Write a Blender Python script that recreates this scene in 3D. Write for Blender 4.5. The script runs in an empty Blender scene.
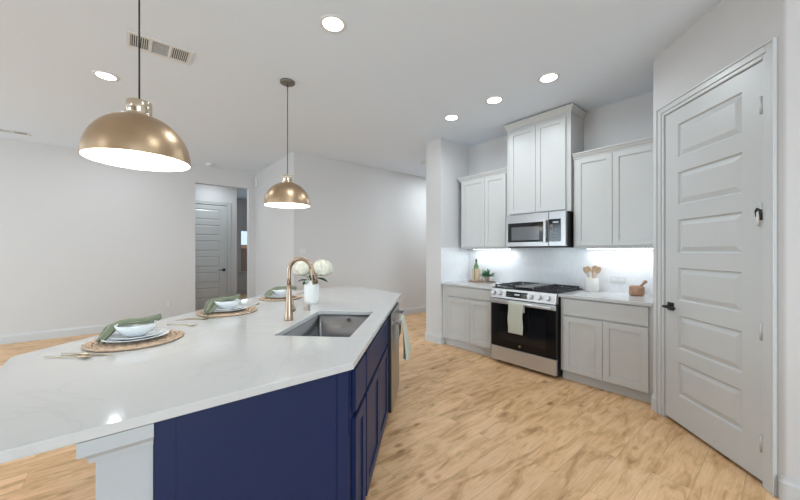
import bpy, bmesh, math, random
from mathutils import Vector, Matrix
from mathutils.geometry import tessellate_polygon
R = math.radians
PI = math.pi
scn = bpy.context.scene
C = scn.collection
random.seed(7)

# ------------------------------------------------------------------ camera, world, light, exposure
cd = bpy.data.cameras.new('camera')
cam = bpy.data.objects.new('camera', cd); C.objects.link(cam)
cd.sensor_width = 36.0
cd.lens = 329 / 800 * 36
cd.shift_y = -(250 - 251) / 800
cd.clip_start = 0.02; cd.clip_end = 100
cam.location = (0, 0, 1.37)
cam.rotation_euler = (R(90), 0, R(140.2 - 90))
scn.camera = cam

scn.view_settings.view_transform = 'Standard'
scn.view_settings.look = 'None'
scn.view_settings.gamma = 1
scn.view_settings.use_curve_mapping = False
scn.view_settings.exposure = 0.23

world = bpy.data.worlds.new('sky'); scn.world = world
world.use_nodes = True
wn = world.node_tree.nodes; wl = world.node_tree.links
bg = wn['Background']
bg.inputs[0].default_value = (0.62, 0.80, 1.0, 1); bg.inputs[1].default_value = 1.1

def area(name, loc, rot, sx, sy, power, color=(1, 1, 1), shape='RECTANGLE', spread=None):
    l = bpy.data.lights.new(name, 'AREA'); l.shape = shape; l.size = sx
    if shape == 'RECTANGLE': l.size_y = sy
    l.energy = power; l.color = color
    if spread: l.spread = spread
    o = bpy.data.objects.new(name, l); C.objects.link(o)
    o.location = loc; o.rotation_euler = rot
    return o
DAY = (0.72, 0.885, 1.0)
CANC = (0.82, 0.93, 1.0)
# added fill lamps behind the camera, imitating daylight from unseen windows
area('fill_back', (-2.6, -6.06, 1.55), (R(90), 0, 0), 3.4, 1.7, 80, DAY)
area('fill_back', (-5.9, -6.06, 1.55), (R(90), 0, 0), 1.8, 1.7, 95, DAY)
area('fill_right', (5.36, -0.6, 1.55), (R(90), 0, R(90)), 3.2, 1.7, 205, DAY)
area('daylight_hall', (-11.2, 3.2, 1.4), (R(90), 0, R(-90)), 0.8, 1.3, 10, DAY)

# ------------------------------------------------------------------ materials
def mat(name, col, rough=0.5, metal=0.0, spec=0.5, bump=0.0, bscale=200.0, emit=None, estr=0, coat=0.0, trans=0.0, var=0.0, vscale=3.0, aniso=None, ior=None):
    m = bpy.data.materials.new(name); m.use_nodes = True
    nt = m.node_tree; n = nt.nodes; L = nt.links
    b = n['Principled BSDF']
    b.inputs['Base Color'].default_value = (*col, 1)
    b.inputs['Roughness'].default_value = rough
    b.inputs['Metallic'].default_value = metal
    b.inputs['Specular IOR Level'].default_value = spec
    b.inputs['Coat Weight'].default_value = coat
    b.inputs['Transmission Weight'].default_value = trans
    if ior: b.inputs['IOR'].default_value = ior
    if emit:
        b.inputs['Emission Color'].default_value = (*emit, 1); b.inputs['Emission Strength'].default_value = estr
    tc = n.new('ShaderNodeTexCoord')
    if bump:
        no = n.new('ShaderNodeTexNoise'); no.inputs['Scale'].default_value = bscale; no.inputs['Detail'].default_value = 3
        bu = n.new('ShaderNodeBump'); bu.inputs['Strength'].default_value = bump; bu.inputs['Distance'].default_value = 0.002
        L.new(tc.outputs['Object'], no.inputs['Vector']); L.new(no.outputs[0], bu.inputs['Height']); L.new(bu.outputs[0], b.inputs['Normal'])
    if var:
        no2 = n.new('ShaderNodeTexNoise'); no2.inputs['Scale'].default_value = vscale; no2.inputs['Detail'].default_value = 4
        mx = n.new('ShaderNodeMix'); mx.data_type = 'RGBA'
        mx.inputs[6].default_value = (*[max(0, c * (1 - var)) for c in col], 1)
        mx.inputs[7].default_value = (*[min(1, c * (1 + var)) for c in col], 1)
        L.new(tc.outputs['Object'], no2.inputs['Vector']); L.new(no2.outputs[0], mx.inputs[0]); L.new(mx.outputs[2], b.inputs['Base Color'])
    return m

M = {}
M['wall'] = mat('wall_paint', (0.635, 0.615, 0.605), 0.75, bump=0.12, bscale=160)
M['ceil'] = mat('ceiling_paint', (0.755, 0.82, 0.90), 0.9, bump=0.25, bscale=120)
M['trim'] = mat('trim_paint', (0.60, 0.60, 0.595), 0.32)
M['door'] = mat('door_paint', (0.58, 0.58, 0.572), 0.33)
M['cab'] = mat('cabinet_white', (0.57, 0.565, 0.55), 0.34)
M['navy'] = mat('cabinet_navy', (0.008, 0.018, 0.070), 0.45, spec=0.3, bump=0.05, bscale=60)
M['navyf'] = M['navy']
M['steel'] = mat('stainless_steel', (0.38, 0.37, 0.365), 0.34, 1.0)
M['rangesteel'] = mat('lightened_range_steel', (0.66, 0.66, 0.67), 0.48, 1.0)  # range copy of the steel, lightened in colour against the shaded floor reflection
M['sinksteel'] = mat('sink_steel', (0.31, 0.31, 0.32), 0.27, 1.0, bump=0.05, bscale=400)
M['dark'] = mat('black_gloss', (0.005, 0.005, 0.006), 0.10, spec=0.3)
M['blackm'] = mat('black_matte', (0.012, 0.012, 0.013), 0.45)
M['iron'] = mat('cast_iron', (0.02, 0.02, 0.022), 0.55)
M['griddle'] = mat('griddle_plate', (0.22, 0.22, 0.22), 0.4, 0.6)
M['screen'] = mat('oven_window', (0.010, 0.010, 0.011), 0.08, spec=0.45)
M['mwscreen'] = mat('microwave_window', (0.10, 0.10, 0.105), 0.15, spec=0.6)
M['brass'] = mat('aged_brass', (0.49, 0.35, 0.225), 0.36, 1.0, var=0.22, vscale=6)
M['brasshi'] = mat('polished_brass', (0.62, 0.53, 0.41), 0.18, 1.0)
M['champ'] = mat('champagne_bronze', (0.43, 0.32, 0.235), 0.32, 1.0)
M['canopy'] = mat('canopy_bronze', (0.22, 0.21, 0.19), 0.4, 0.8)
M['cord'] = mat('black_cord', (0.01, 0.01, 0.01), 0.6)
M['shadein'] = mat('white_enamel', (0.9, 0.89, 0.86), 0.5)
M['bulb'] = mat('lit_bulb', (1, 1, 1), 0.5, emit=(1, 0.95, 0.86), estr=14)
M['lens'] = mat('lit_lens', (1, 1, 1), 0.5, emit=(1, 0.97, 0.92), estr=9)
M['led'] = mat('led_strip', (1, 1, 1), 0.5, emit=(0.9, 0.95, 1), estr=8)
M['plastic'] = mat('white_plastic', (0.72, 0.72, 0.71), 0.35)
M['outlet'] = mat('wall_plate', (0.66, 0.66, 0.66), 0.35)
M['slot'] = mat('dark_slot', (0.05, 0.05, 0.05), 0.7)
M['ventdark'] = mat('vent_recess', (0.10, 0.10, 0.10), 0.9)
M['ceramic'] = mat('white_ceramic', (0.76, 0.78, 0.79), 0.15, coat=0.3)
M['ceramicw'] = mat('white_glazed_vase', (0.80, 0.785, 0.75), 0.25)
M['napkin'] = mat('sage_linen', (0.21, 0.235, 0.165), 0.9, bump=0.5, bscale=500, var=0.15, vscale=20)
M['towel'] = mat('sage_towel', (0.53, 0.53, 0.44), 0.95, bump=0.6, bscale=500, var=0.1, vscale=15)
M['rattan'] = mat('woven_rattan', (0.47, 0.34, 0.24), 0.75, bump=0.6, bscale=150, var=0.35, vscale=60)
M['gold'] = mat('brushed_gold', (0.50, 0.40, 0.27), 0.3, 1.0)
M['nickel'] = mat('warm_nickel', (0.42, 0.39, 0.34), 0.3, 1.0)
M['petal'] = mat('cream_petal', (0.84, 0.80, 0.67), 0.7, bump=0.8, bscale=60)
M['leaf'] = mat('dark_leaf', (0.025, 0.085, 0.02), 0.5)
M['fern'] = mat('plant_leaf', (0.08, 0.20, 0.09), 0.6, var=0.3, vscale=40)
M['olive'] = mat('olive_wood', (0.36, 0.20, 0.12), 0.45, var=0.5, vscale=25)
M['spoonwood'] = mat('pale_wood', (0.70, 0.50, 0.34), 0.55, var=0.2, vscale=30)
M['pestle'] = mat('pestle_wood', (0.30, 0.19, 0.13), 0.5, var=0.3, vscale=30)
M['glassg'] = mat('green_bottle_glass', (0.07, 0.16, 0.015), 0.08, spec=0.8)
M['wrap'] = mat('pale_box_wood', (0.60, 0.45, 0.30), 0.7, var=0.15, vscale=40)
M['board'] = mat('serving_board_wood', (0.22, 0.15, 0.10), 0.5, var=0.3, vscale=20)
M['pot'] = mat('tan_pot', (0.34, 0.27, 0.19), 0.7)
M['fence'] = mat('cedar_fence', (0.22, 0.12, 0.07), 0.8, var=0.3, vscale=8)
M['fencerail'] = mat('cedar_rail', (0.55, 0.30, 0.16), 0.8)
M['grass'] = mat('yard_ground', (0.10, 0.14, 0.05), 0.95)
M['digits'] = mat('display_digits', (0.3, 0.3, 0.3), 0.4, emit=(0.7, 0.85, 1.0), estr=0.25)
M['print'] = mat('printed_marks', (0.16, 0.16, 0.16), 0.5)
mg = bpy.data.materials.new('window_glass'); mg.use_nodes = True
_n = mg.node_tree.nodes; _n.clear()
_o = _n.new('ShaderNodeOutputMaterial'); _g = _n.new('ShaderNodeBsdfGlossy'); _g.inputs['Roughness'].default_value = 0.02
_t = _n.new('ShaderNodeBsdfTransparent'); _f = _n.new('ShaderNodeFresnel'); _m = _n.new('ShaderNodeMixShader')
for a, b_ in ((_f.outputs[0], _m.inputs[0]), (_t.outputs[0], _m.inputs[1]), (_g.outputs[0], _m.inputs[2]), (_m.outputs[0], _o.inputs[0])):
    mg.node_tree.links.new(a, b_)
M['glass'] = mg

def ramp(n, stops):
    r = n.new('ShaderNodeValToRGB'); e = r.color_ramp.elements
    while len(e) < len(stops): e.new(0.5)
    for q, (p, c) in zip(e, stops): q.position = p; q.color = (*c, 1)
    return r

def floor_material():
    m = bpy.data.materials.new('oak_planks'); m.use_nodes = True
    nt = m.node_tree; n = nt.nodes; L = nt.links; b = n['Principled BSDF']
    tc = n.new('ShaderNodeTexCoord')
    sep = n.new('ShaderNodeSeparateXYZ'); L.new(tc.outputs['Object'], sep.inputs[0])
    com = n.new('ShaderNodeCombineXYZ'); L.new(sep.outputs[1], com.inputs[0]); L.new(sep.outputs[0], com.inputs[1])
    br = n.new('ShaderNodeTexBrick'); br.offset = 0.37; br.offset_frequency = 2
    br.inputs['Scale'].default_value = 1.0; br.inputs['Brick Width'].default_value = 1.25; br.inputs['Row Height'].default_value = 0.19
    br.inputs['Mortar Size'].default_value = 0.0012; br.inputs['Mortar Smooth'].default_value = 0.2; br.inputs['Bias'].default_value = 0
    br.inputs['Color1'].default_value = (0, 0, 0, 1); br.inputs['Color2'].default_value = (1, 1, 1, 1); br.inputs['Mortar'].default_value = (0.5, 0.5, 0.5, 1)
    L.new(com.outputs[0], br.inputs['Vector'])
    # per-plank offset of the grain
    off = n.new('ShaderNodeVectorMath'); off.operation = 'MULTIPLY'; off.inputs[1].default_value = (7.0, 3.0, 0)
    L.new(br.outputs['Color'], off.inputs[0])
    add = n.new('ShaderNodeVectorMath'); L.new(com.outputs[0], add.inputs[0]); L.new(off.outputs[0], add.inputs[1])
    mp = n.new('ShaderNodeMapping'); mp.inputs['Scale'].default_value = (2.0, 8.5, 1); L.new(add.outputs[0], mp.inputs[0])
    g = n.new('ShaderNodeTexNoise'); g.inputs['Scale'].default_value = 1.6; g.inputs['Detail'].default_value = 7; g.inputs['Roughness'].default_value = 0.62; g.inputs['Distortion'].default_value = 0.9
    L.new(mp.outputs[0], g.inputs['Vector'])
    r1 = ramp(n, [(0.27, (0.36, 0.175, 0.075)), (0.40, (0.60, 0.35, 0.165)), (0.52, (0.76, 0.475, 0.255)), (0.72, (0.83, 0.57, 0.34))])
    L.new(g.outputs[0], r1.inputs[0])
    # fine grain
    mp2 = n.new('ShaderNodeMapping'); mp2.inputs['Scale'].default_value = (3, 70, 1); L.new(add.outputs[0], mp2.inputs[0])
    g2 = n.new('ShaderNodeTexNoise'); g2.inputs['Scale'].default_value = 1.5; g2.inputs['Detail'].default_value = 4; L.new(mp2.outputs[0], g2.inputs['Vector'])
    r2 = ramp(n, [(0.35, (0.93, 0.91, 0.89)), (0.6, (1.03, 1.03, 1.03))]); L.new(g2.outputs[0], r2.inputs[0])
    mu = n.new('ShaderNodeMix'); mu.data_type = 'RGBA'; mu.blend_type = 'MULTIPLY'; mu.inputs[0].default_value = 1
    L.new(r1.outputs[0], mu.inputs[6]); L.new(r2.outputs[0], mu.inputs[7])
    # knots
    mp3 = n.new('ShaderNodeMapping'); mp3.inputs['Scale'].default_value = (3.4, 6.0, 1); L.new(add.outputs[0], mp3.inputs[0])
    vo = n.new('ShaderNodeTexVoronoi'); vo.inputs['Scale'].default_value = 1.0; L.new(mp3.outputs[0], vo.inputs['Vector'])
    r3 = ramp(n, [(0.0, (0.30, 0.22, 0.17)), (0.07, (0.60, 0.50, 0.42)), (0.17, (1, 1, 1))]); L.new(vo.outputs['Distance'], r3.inputs[0])
    mu2 = n.new('ShaderNodeMix'); mu2.data_type = 'RGBA'; mu2.blend_type = 'MULTIPLY'; mu2.inputs[0].default_value = 1.0
    L.new(mu.outputs[2], mu2.inputs[6]); L.new(r3.outputs[0], mu2.inputs[7])
    # plank tone
    r4 = ramp(n, [(0.0, (0.90, 0.87, 0.84)), (0.5, (1.0, 0.99, 0.98)), (1.0, (1.06, 1.06, 1.05))]); L.new(br.outputs['Color'], r4.inputs[0])
    mu3 = n.new('ShaderNodeMix'); mu3.data_type = 'RGBA'; mu3.blend_type = 'MULTIPLY'; mu3.inputs[0].default_value = 1
    L.new(mu2.outputs[2], mu3.inputs[6]); L.new(r4.outputs[0], mu3.inputs[7])
    mu4 = n.new('ShaderNodeMix'); mu4.data_type = 'RGBA'
    L.new(br.outputs['Fac'], mu4.inputs[0]); L.new(mu3.outputs[2], mu4.inputs[6]); mu4.inputs[7].default_value = (0.42, 0.26, 0.14, 1)
    L.new(mu4.outputs[2], b.inputs['Base Color'])
    b.inputs['Roughness'].default_value = 0.42
    return m
M['floor'] = floor_material()

def quartz_material():
    m = mat('white_quartz', (0.56, 0.555, 0.545), 0.07, spec=0.5)
    nt = m.node_tree; n = nt.nodes; L = nt.links; b = n['Principled BSDF']
    tc = n.new('ShaderNodeTexCoord')
    no = n.new('ShaderNodeTexNoise'); no.inputs['Scale'].default_value = 2.2; no.inputs['Detail'].default_value = 6; no.inputs['Distortion'].default_value = 1.5
    L.new(tc.outputs['Object'], no.inputs['Vector'])
    r = ramp(n, [(0.47, (0.58, 0.575, 0.565)), (0.5, (0.555, 0.55, 0.54)), (0.53, (0.58, 0.575, 0.565))])
    L.new(no.outputs[0], r.inputs[0]); L.new(r.outputs[0], b.inputs['Base Color'])
    return m
M['quartz'] = quartz_material()

def tile_material():
    m = mat('glazed_white_tile', (0.66, 0.67, 0.69), 0.18)
    nt = m.node_tree; n = nt.nodes; L = nt.links; b = n['Principled BSDF']
    tc = n.new('ShaderNodeTexCoord'); sep = n.new('ShaderNodeSeparateXYZ'); L.new(tc.outputs['Object'], sep.inputs[0])
    ad = n.new('ShaderNodeMath'); L.new(sep.outputs[0], ad.inputs[0]); L.new(sep.outputs[1], ad.inputs[1])
    com = n.new('ShaderNodeCombineXYZ'); L.new(sep.outputs[2], com.inputs[0]); L.new(ad.outputs[0], com.inputs[1])
    br = n.new('ShaderNodeTexBrick'); br.offset = 0.5; br.inputs['Scale'].default_value = 1
    br.inputs['Brick Width'].default_value = 0.075; br.inputs['Row Height'].default_value = 0.026; br.inputs['Mortar Size'].default_value = 0.0015
    br.inputs['Color1'].default_value = (0.80, 0.81, 0.82, 1); br.inputs['Color2'].default_value = (0.76, 0.77, 0.79, 1); br.inputs['Mortar'].default_value = (0.70, 0.71, 0.72, 1)
    L.new(com.outputs[0], br.inputs['Vector']); L.new(br.outputs['Color'], b.inputs['Base Color'])
    bu = n.new('ShaderNodeBump'); bu.inputs['Strength'].default_value = 0.25; bu.inputs['Distance'].default_value = 0.001; bu.invert = True
    L.new(br.outputs['Fac'], bu.inputs['Height']); L.new(bu.outputs[0], b.inputs['Normal'])
    return m
M['tile'] = tile_material()

# ------------------------------------------------------------------ mesh helpers
class MB:
    """collects shapes, then links them as ONE mesh object"""
    def __init__(s, T=None): s.bm = bmesh.new(); s.T = T or Matrix.Identity(4)
    def v(s, p): return s.bm.verts.new(s.T @ Vector(p))
    def f(s, vs, smooth=False):
        try:
            fc = s.bm.faces.new(vs); fc.smooth = smooth; return fc
        except ValueError: return None
    def box(s, x0, x1, y0, y1, z0, z1):
        V = [s.v((x, y, z)) for x in (x0, x1) for y in (y0, y1) for z in (z0, z1)]
        for q in ((0, 1, 3, 2), (4, 6, 7, 5), (0, 4, 5, 1), (2, 3, 7, 6), (0, 2, 6, 4), (1, 5, 7, 3)): s.f([V[i] for i in q])
        return s
    def prism(s, pts, z0, z1, holes=()):
        loops = [list(pts)] + [list(h) for h in holes]
        flat = [p for l in loops for p in l]
        lo = [s.v((p[0], p[1], z0)) for p in flat]; hi = [s.v((p[0], p[1], z1)) for p in flat]
        if holes:
            tris = tessellate_polygon([[Vector((p[0], p[1], 0)) for p in l] for l in loops])
            for t in tris: s.f([hi[i] for i in t]); s.f([lo[i] for i in reversed(t)])
        else:
            s.f(hi); s.f(list(reversed(lo)))
        k = 0
        for l in loops:
            n = len(l)
            for i in range(n):
                a, b = k + i, k + (i + 1) % n
                s.f([lo[a], lo[b], hi[b], hi[a]])
            k += n
        return s
    def extr(s, prof, a, b, axis):
        """profile (u,w) extruded from a to b along axis; u,w go to the two other axes in order"""
        def P(u, w, t):
            return {'x': (t, u, w), 'y': (u, t, w), 'z': (u, w, t)}[axis]
        A = [s.v(P(u, w, a)) for u, w in prof]; B = [s.v(P(u, w, b)) for u, w in prof]
        n = len(prof)
        for i in range(n): s.f([A[i], A[(i + 1) % n], B[(i + 1) % n], B[i]])
        s.f(A); s.f(list(reversed(B)))
        return s
    def lathe(s, prof, seg=32, c=(0, 0, 0), axis='z', smooth=True, cap=True):
        rings = []
        for r, h in prof:
            ring = []
            for i in range(seg):
                a = 2 * PI * i / seg; u, w = r * math.cos(a), r * math.sin(a)
                p = {'z': (u, w, h), 'y': (u, h, w), 'x': (h, u, w)}[axis]
                ring.append(s.v((c[0] + p[0], c[1] + p[1], c[2] + p[2])))
            rings.append(ring)
        for a, b in zip(rings, rings[1:]):
            for i in range(seg):
                j = (i + 1) % seg; s.f([a[i], a[j], b[j], b[i]], smooth)
        if cap:
            s.f(list(reversed(rings[0]))); s.f(rings[-1])
        return s
    def tube(s, pts, rad, seg=10, cap=True, flat=1.0):
        pts = [Vector(p) for p in pts]
        rs = rad if isinstance(rad, (list, tuple)) else [rad] * len(pts)
        rings = []; prev = None
        for i, p in enumerate(pts):
            d = (pts[min(i + 1, len(pts) - 1)] - pts[max(i - 1, 0)]).normalized()
            if prev is None:
                up = Vector((0, 0, 1)) if abs(d.z) < 0.9 else Vector((1, 0, 0))
                n1 = d.cross(up).normalized()
            else:
                n1 = (prev - d * prev.dot(d)).normalized()
            prev = n1; n2 = n1.cross(d)
            rings.append([s.v(p + n1 * rs[i] * math.cos(2 * PI * k / seg) + n2 * rs[i] * flat * math.sin(2 * PI * k / seg)) for k in range(seg)])
        for a, b in zip(rings, rings[1:]):
            for i in range(seg):
                j = (i + 1) % seg; s.f([a[i], a[j], b[j], b[i]], True)
        if cap: s.f(list(reversed(rings[0]))); s.f(rings[-1])
        return s
    def grid(s, fn, nu, nv, smooth=True, close=False):
        V = [[s.v(fn(i / nu, j / nv)) for j in range(nv + 1)] for i in range(nu + 1)]
        for i in range(nu):
            for j in range(nv): s.f([V[i][j], V[i + 1][j], V[i + 1][j + 1], V[i][j + 1]], smooth)
        return s
    def shaker(s, x0, x1, z0, z1, y, t=0.02, rail=0.058, dep=0.009):
        """shaker door whose front is at y (facing -y)"""
        s.box(x0, x0 + rail, y, y + t, z0, z1); s.box(x1 - rail, x1, y, y + t, z0, z1)
        s.box(x0 + rail, x1 - rail, y, y + t, z0, z0 + rail); s.box(x0 + rail, x1 - rail, y, y + t, z1 - rail, z1)
        s.box(x0 + rail, x1 - rail, y + dep, y + t, z0 + rail, z1 - rail)
        return s
    def build(s, name, m, parent=None, bevel=0.0, solid=0.0, sub=0, loc=None, rotz=None):
        bmesh.ops.recalc_face_normals(s.bm, faces=s.bm.faces)
        me = bpy.data.meshes.new(name); s.bm.to_mesh(me); s.bm.free()
        me.materials.append(m)
        o = bpy.data.objects.new(name, me); C.objects.link(o)
        if parent: o.parent = parent
        if loc: o.location = loc
        if rotz is not None: o.rotation_euler = (0, 0, rotz)
        if solid:
            k = o.modifiers.new('solid', 'SOLIDIFY'); k.thickness = solid; k.offset = 0
        if bevel:
            k = o.modifiers.new('bevel', 'BEVEL'); k.width = bevel; k.segments = 2; k.limit_method = 'ANGLE'; k.angle_limit = R(40)
        if sub:
            k = o.modifiers.new('sub', 'SUBSURF'); k.levels = sub; k.render_levels = sub
        return o

def tag(o, label, cat, group=None, kind=None):
    o['label'] = label; o['category'] = cat
    if group: o['group'] = group
    if kind: o['kind'] = kind
    return o
def thing(name, label, cat, loc=(0, 0, 0), rotz=0, group=None):
    o = bpy.data.objects.new(name, None); C.objects.link(o); o.empty_display_size = 0.1
    o.location = loc; o.rotation_euler = (0, 0, rotz)
    return tag(o, label, cat, group)
def struct(o): o['kind'] = 'structure'; return o
def copy_thing(r, loc, rotz, label):
    c = r.copy(); C.objects.link(c); c.location = loc; c.rotation_euler = (0, 0, rotz); c['label'] = label
    for ch in list(r.children):
        d = ch.copy(); C.objects.link(d); d.parent = c
        for g in ch.children:
            e = g.copy(); C.objects.link(e); e.parent = d
    return c
def rrect(x0, x1, y0, y1, r, n=5):
    P = []
    for cx, cy, a0 in ((x1 - r, y1 - r, 0), (x0 + r, y1 - r, 90), (x0 + r, y0 + r, 180), (x1 - r, y0 + r, 270)):
        for i in range(n + 1):
            a = R(a0 + 90 * i / n); P.append((cx + r * math.cos(a), cy + r * math.sin(a)))
    return P
def frame_T(loc, rotz): return Matrix.Translation(loc) @ Matrix.Rotation(rotz, 4, 'Z')

# ------------------------------------------------------------------ the shell of the house
CE = 3.03
o = MB().box(-11.5, 5.7, -6.3, 6.6, -0.1, 0).build('floor', M['floor']); struct(o)
o = MB().box(-11.5, 5.7, -6.3, 6.6, CE, CE + 0.1).build('ceiling', M['ceil']); struct(o)
o = MB().box(-40, -11.5, -15, 20, -0.4, -0.15).build('yard_ground', M['grass']); struct(o)

def wall(name, boxes, m=None):
    b = MB()
    for q in boxes: b.box(*q)
    return struct(b.build(name, m or M['wall']))
# left wall with the cased opening into the hall
OY0, OY1, OZ = 1.035, 2.01, 2.70
wall('wall_left', [(-7.57, -7.45, -6.3, OY0, 0, CE), (-7.57, -7.45, OY1, 4.2, 0, CE), (-7.57, -7.45, OY0, OY1, OZ, CE)])
wall('wall_entry', [(-7.45, -5.47, 2.15, 2.27, 0, CE)])
wall('wall_dining', [(-5.47, -5.35, 2.15, 6.6, 0, CE)])
wall('wall_passage', [(-5.35, -3.63, 6.48, 6.6, 0, CE)])
wall('wall_column', [(-3.63, -3.325, 3.55, 6.6, 0, CE)])
wall('wall_kitchen', [(-3.325, 1.62, 4.20, 4.32, 0, CE)])
wall('wall_pantry_back', [(1.5, 1.62, 2.85, 4.20, 0, CE)])
# hall beyond the opening
wall('wall_hall_left', [(-8.8, -7.57, 0.5, 0.62, 0, CE)])
HD = (-8.80, 1.02, 1.885)   # hall door: plane, y from, y to
wall('wall_hall_door', [(-8.92, -8.80, 0.5, HD[1] - 0.02, 0, CE), (-8.92, -8.80, HD[2] + 0.02, 2.10, 0, CE), (-8.92, -8.80, HD[1] - 0.02, HD[2] + 0.02, 2.48, CE),
                      (-11.3, -8.92, 1.98, 2.10, 0, CE)])
WY0, WY1, WZ0, WZ1 = 2.79, 3.50, 0.67, 2.05
wall('wall_hall_far', [(-11.42, -11.3, 1.98, WY0, 0, CE), (-11.42, -11.3, WY1, 4.2, 0, CE), (-11.42, -11.3, WY0, WY1, 0, WZ0), (-11.42, -11.3, WY0, WY1, WZ1, CE)])
wall('wall_hall_right', [(-11.42, -7.45, 4.2, 4.32, 0, CE)])
# pantry wall, 45 degrees, local frame: x along the wall to the right, -y into the room
PT = frame_T((-0.682, 3.411, 0), R(-45))
DW = 0.795; DZ = 2.478
b = MB(PT)
b.box(-0.148, -0.022, 0, 0.11, 0, CE); b.box(DW + 0.022, 0.90, 0, 0.11, 0, CE); b.box(-0.022, DW + 0.022, 0, 0.11, DZ + 0.022, CE)
struct(b.build('wall_pantry', M['wall']))
# rounded end of the pantry wall and the wall running on to the right
pc = PT @ Vector((0.90, 0, 0))
b = MB()
e = PT @ Vector((0.90, 0.11, 0))
cx, cy = pc.x + 0.02, pc.y + 0.055
arc = []
n0 = Vector((-0.7071, -0.7071)); 
rb = 0.03
ctr = Vector((pc.x, pc.y)) - n0 * rb
for i in range(7):
    a = R(225 + 45 * i / 6); arc.append((ctr.x + rb * math.cos(a), ctr.y + rb * math.sin(a)))
RY = ctr.y - rb
poly = arc + [(5.48, RY), (5.48, RY + 0.12), (ctr.x + 0.05, RY + 0.12), (e.x, e.y)]
b.prism(poly, 0, CE)
struct(b.build('wall_right', M['wall']))
wall('wall_pantry_side', [(-0.79, -0.67, 3.60, 4.20, 0, CE)])
b = MB(); cA = PT @ Vector((-0.148, 0, 0)); cB = PT @ Vector((-0.148, 0.11, 0)); 
b.prism([(cA.x, cA.y), (cB.x, cB.y), (-0.67, 3.62), (-0.79, 3.62)], 0, CE)
struct(b.build('wall_pantry_corner', M['wall']))
# walls behind the camera, with unseen window openings added for the fill lamps
def hole_wall(name, axis, c0, c1, a, b_, holes, z0, z1):
    boxes = []; cur = a
    def bx(p, q, zz0, zz1): boxes.append((p, q, c0, c1, zz0, zz1) if axis == 'x' else (c0, c1, p, q, zz0, zz1))
    for h0, h1 in holes:
        bx(cur, h0, 0, CE); bx(h0, h1, 0, z0); bx(h0, h1, z1, CE); cur = h1
    bx(cur, b_, 0, CE)
    wall(name, boxes)
hole_wall('wall_back', 'x', -6.3, -6.18, -7.45, 5.48, [(-6.8, -5.0), (-4.3, -0.9)], 0.7, 2.4)
hole_wall('wall_side', 'y', 5.48, 5.60, -6.3, RY + 0.12, [(-2.2, 1.0)], 0.7, 2.4)

# trims -------------------------------------------------------
BB = 0.135
def baseboard(name, pts, side=1, h=BB, t=0.016, T=None):
    """a skirting following pts (world xy); thickness to the left of travel if side=1"""
    b = MB(T); rings = []
    prof = [(0, 0), (t, 0), (t, h - 0.03), (t * 0.6, h - 0.018), (t * 0.45, h), (0, h)]
    for i, p in enumerate(pts):
        p = Vector(p)
        d0 = (p - Vector(pts[i - 1])).normalized() if i else None
        d1 = (Vector(pts[i + 1]) - p).normalized() if i < len(pts) - 1 else None
        n0_ = Vector((-d0.y, d0.x)) * side if d0 else None; n1_ = Vector((-d1.y, d1.x)) * side if d1 else None
        nn = n1_ if n0_ is None else n0_ if n1_ is None else (n0_ + n1_) / (n0_ + n1_).dot(n0_)
        rings.append([b.v((p.x + nn.x * u, p.y + nn.y * u, w)) for u, w in prof])
    k = len(prof)
    for A, B in zip(rings, rings[1:]):
        for i in range(k): b.f([A[i], A[(i + 1) % k], B[(i + 1) % k], B[i]])
    b.f(rings[0]); b.f(list(reversed(rings[-1])))
    return struct(b.build(name, M['trim']))
baseboard('baseboard_left', [(-7.45, -6.18), (-7.45, OY0)], -1)
baseboard('baseboard_entry', [(-7.45, 2.15), (-5.35 + 0.016, 2.15)], -1)
baseboard('baseboard_dining', [(-5.35, 2.15 - 0.016), (-5.35, 6.48)], -1)
baseboard('baseboard_column', [(-3.63, 6.4), (-3.63, 3.55), (-3.325, 3.55), (-3.325, 3.58)], -1)
baseboard('baseboard_hall_far', [(-11.3, 2.1), (-11.3, 4.2)], -1)
baseboard('baseboard_hall_side', [(-11.3, 2.10), (-8.8, 2.10)], 1)
baseboard('baseboard_pantry', [tuple((PT @ Vector((-0.148, 0, 0))).xy), tuple((PT @ Vector((-0.09, 0, 0))).xy)], -1)
baseboard('baseboard_right', arc + [(5.48, RY)], -1)

def casing(name, T, w, h, cw=0.085, t=0.02, left=True):
    """flat door casing round an opening 0..w, 0..h, front facing -y, mitred look with a raised back band"""
    b = MB(T)
    t = 0.016; i_ = 0.032; ti = 0.009
    for x0, x1 in ((-cw, -i_), (w + i_, w + cw)): b.box(x0, x1, -t, 0, 0, h + cw)
    b.box(-i_, w + i_, -t, 0, h + i_, h + cw)
    for x0, x1 in ((-i_, -0.007), (w + 0.007, w + i_)): b.box(x0, x1, -ti, 0, 0, h + i_)
    b.box(-0.007, w + 0.007, -ti, 0, h + 0.007, h + i_)
    b.box(-cw, -cw + 0.014, -t - 0.008, -t, 0, h + cw); b.box(w + cw - 0.014, w + cw, -t - 0.008, -t, 0, h + cw)
    b.box(-cw + 0.014, w + cw - 0.014, -t - 0.008, -t, h + cw - 0.014, h + cw)
    # jamb inside the opening
    b.box(-0.022, -0.004, 0, 0.11, 0, h + 0.004); b.box(w + 0.004, w + 0.022, 0, 0.11, 0, h + 0.004); b.box(-0.022, w + 0.022, 0, 0.11, h + 0.004, h + 0.022)
    return struct(b.build(name, M['trim'], bevel=0.003))

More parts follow.
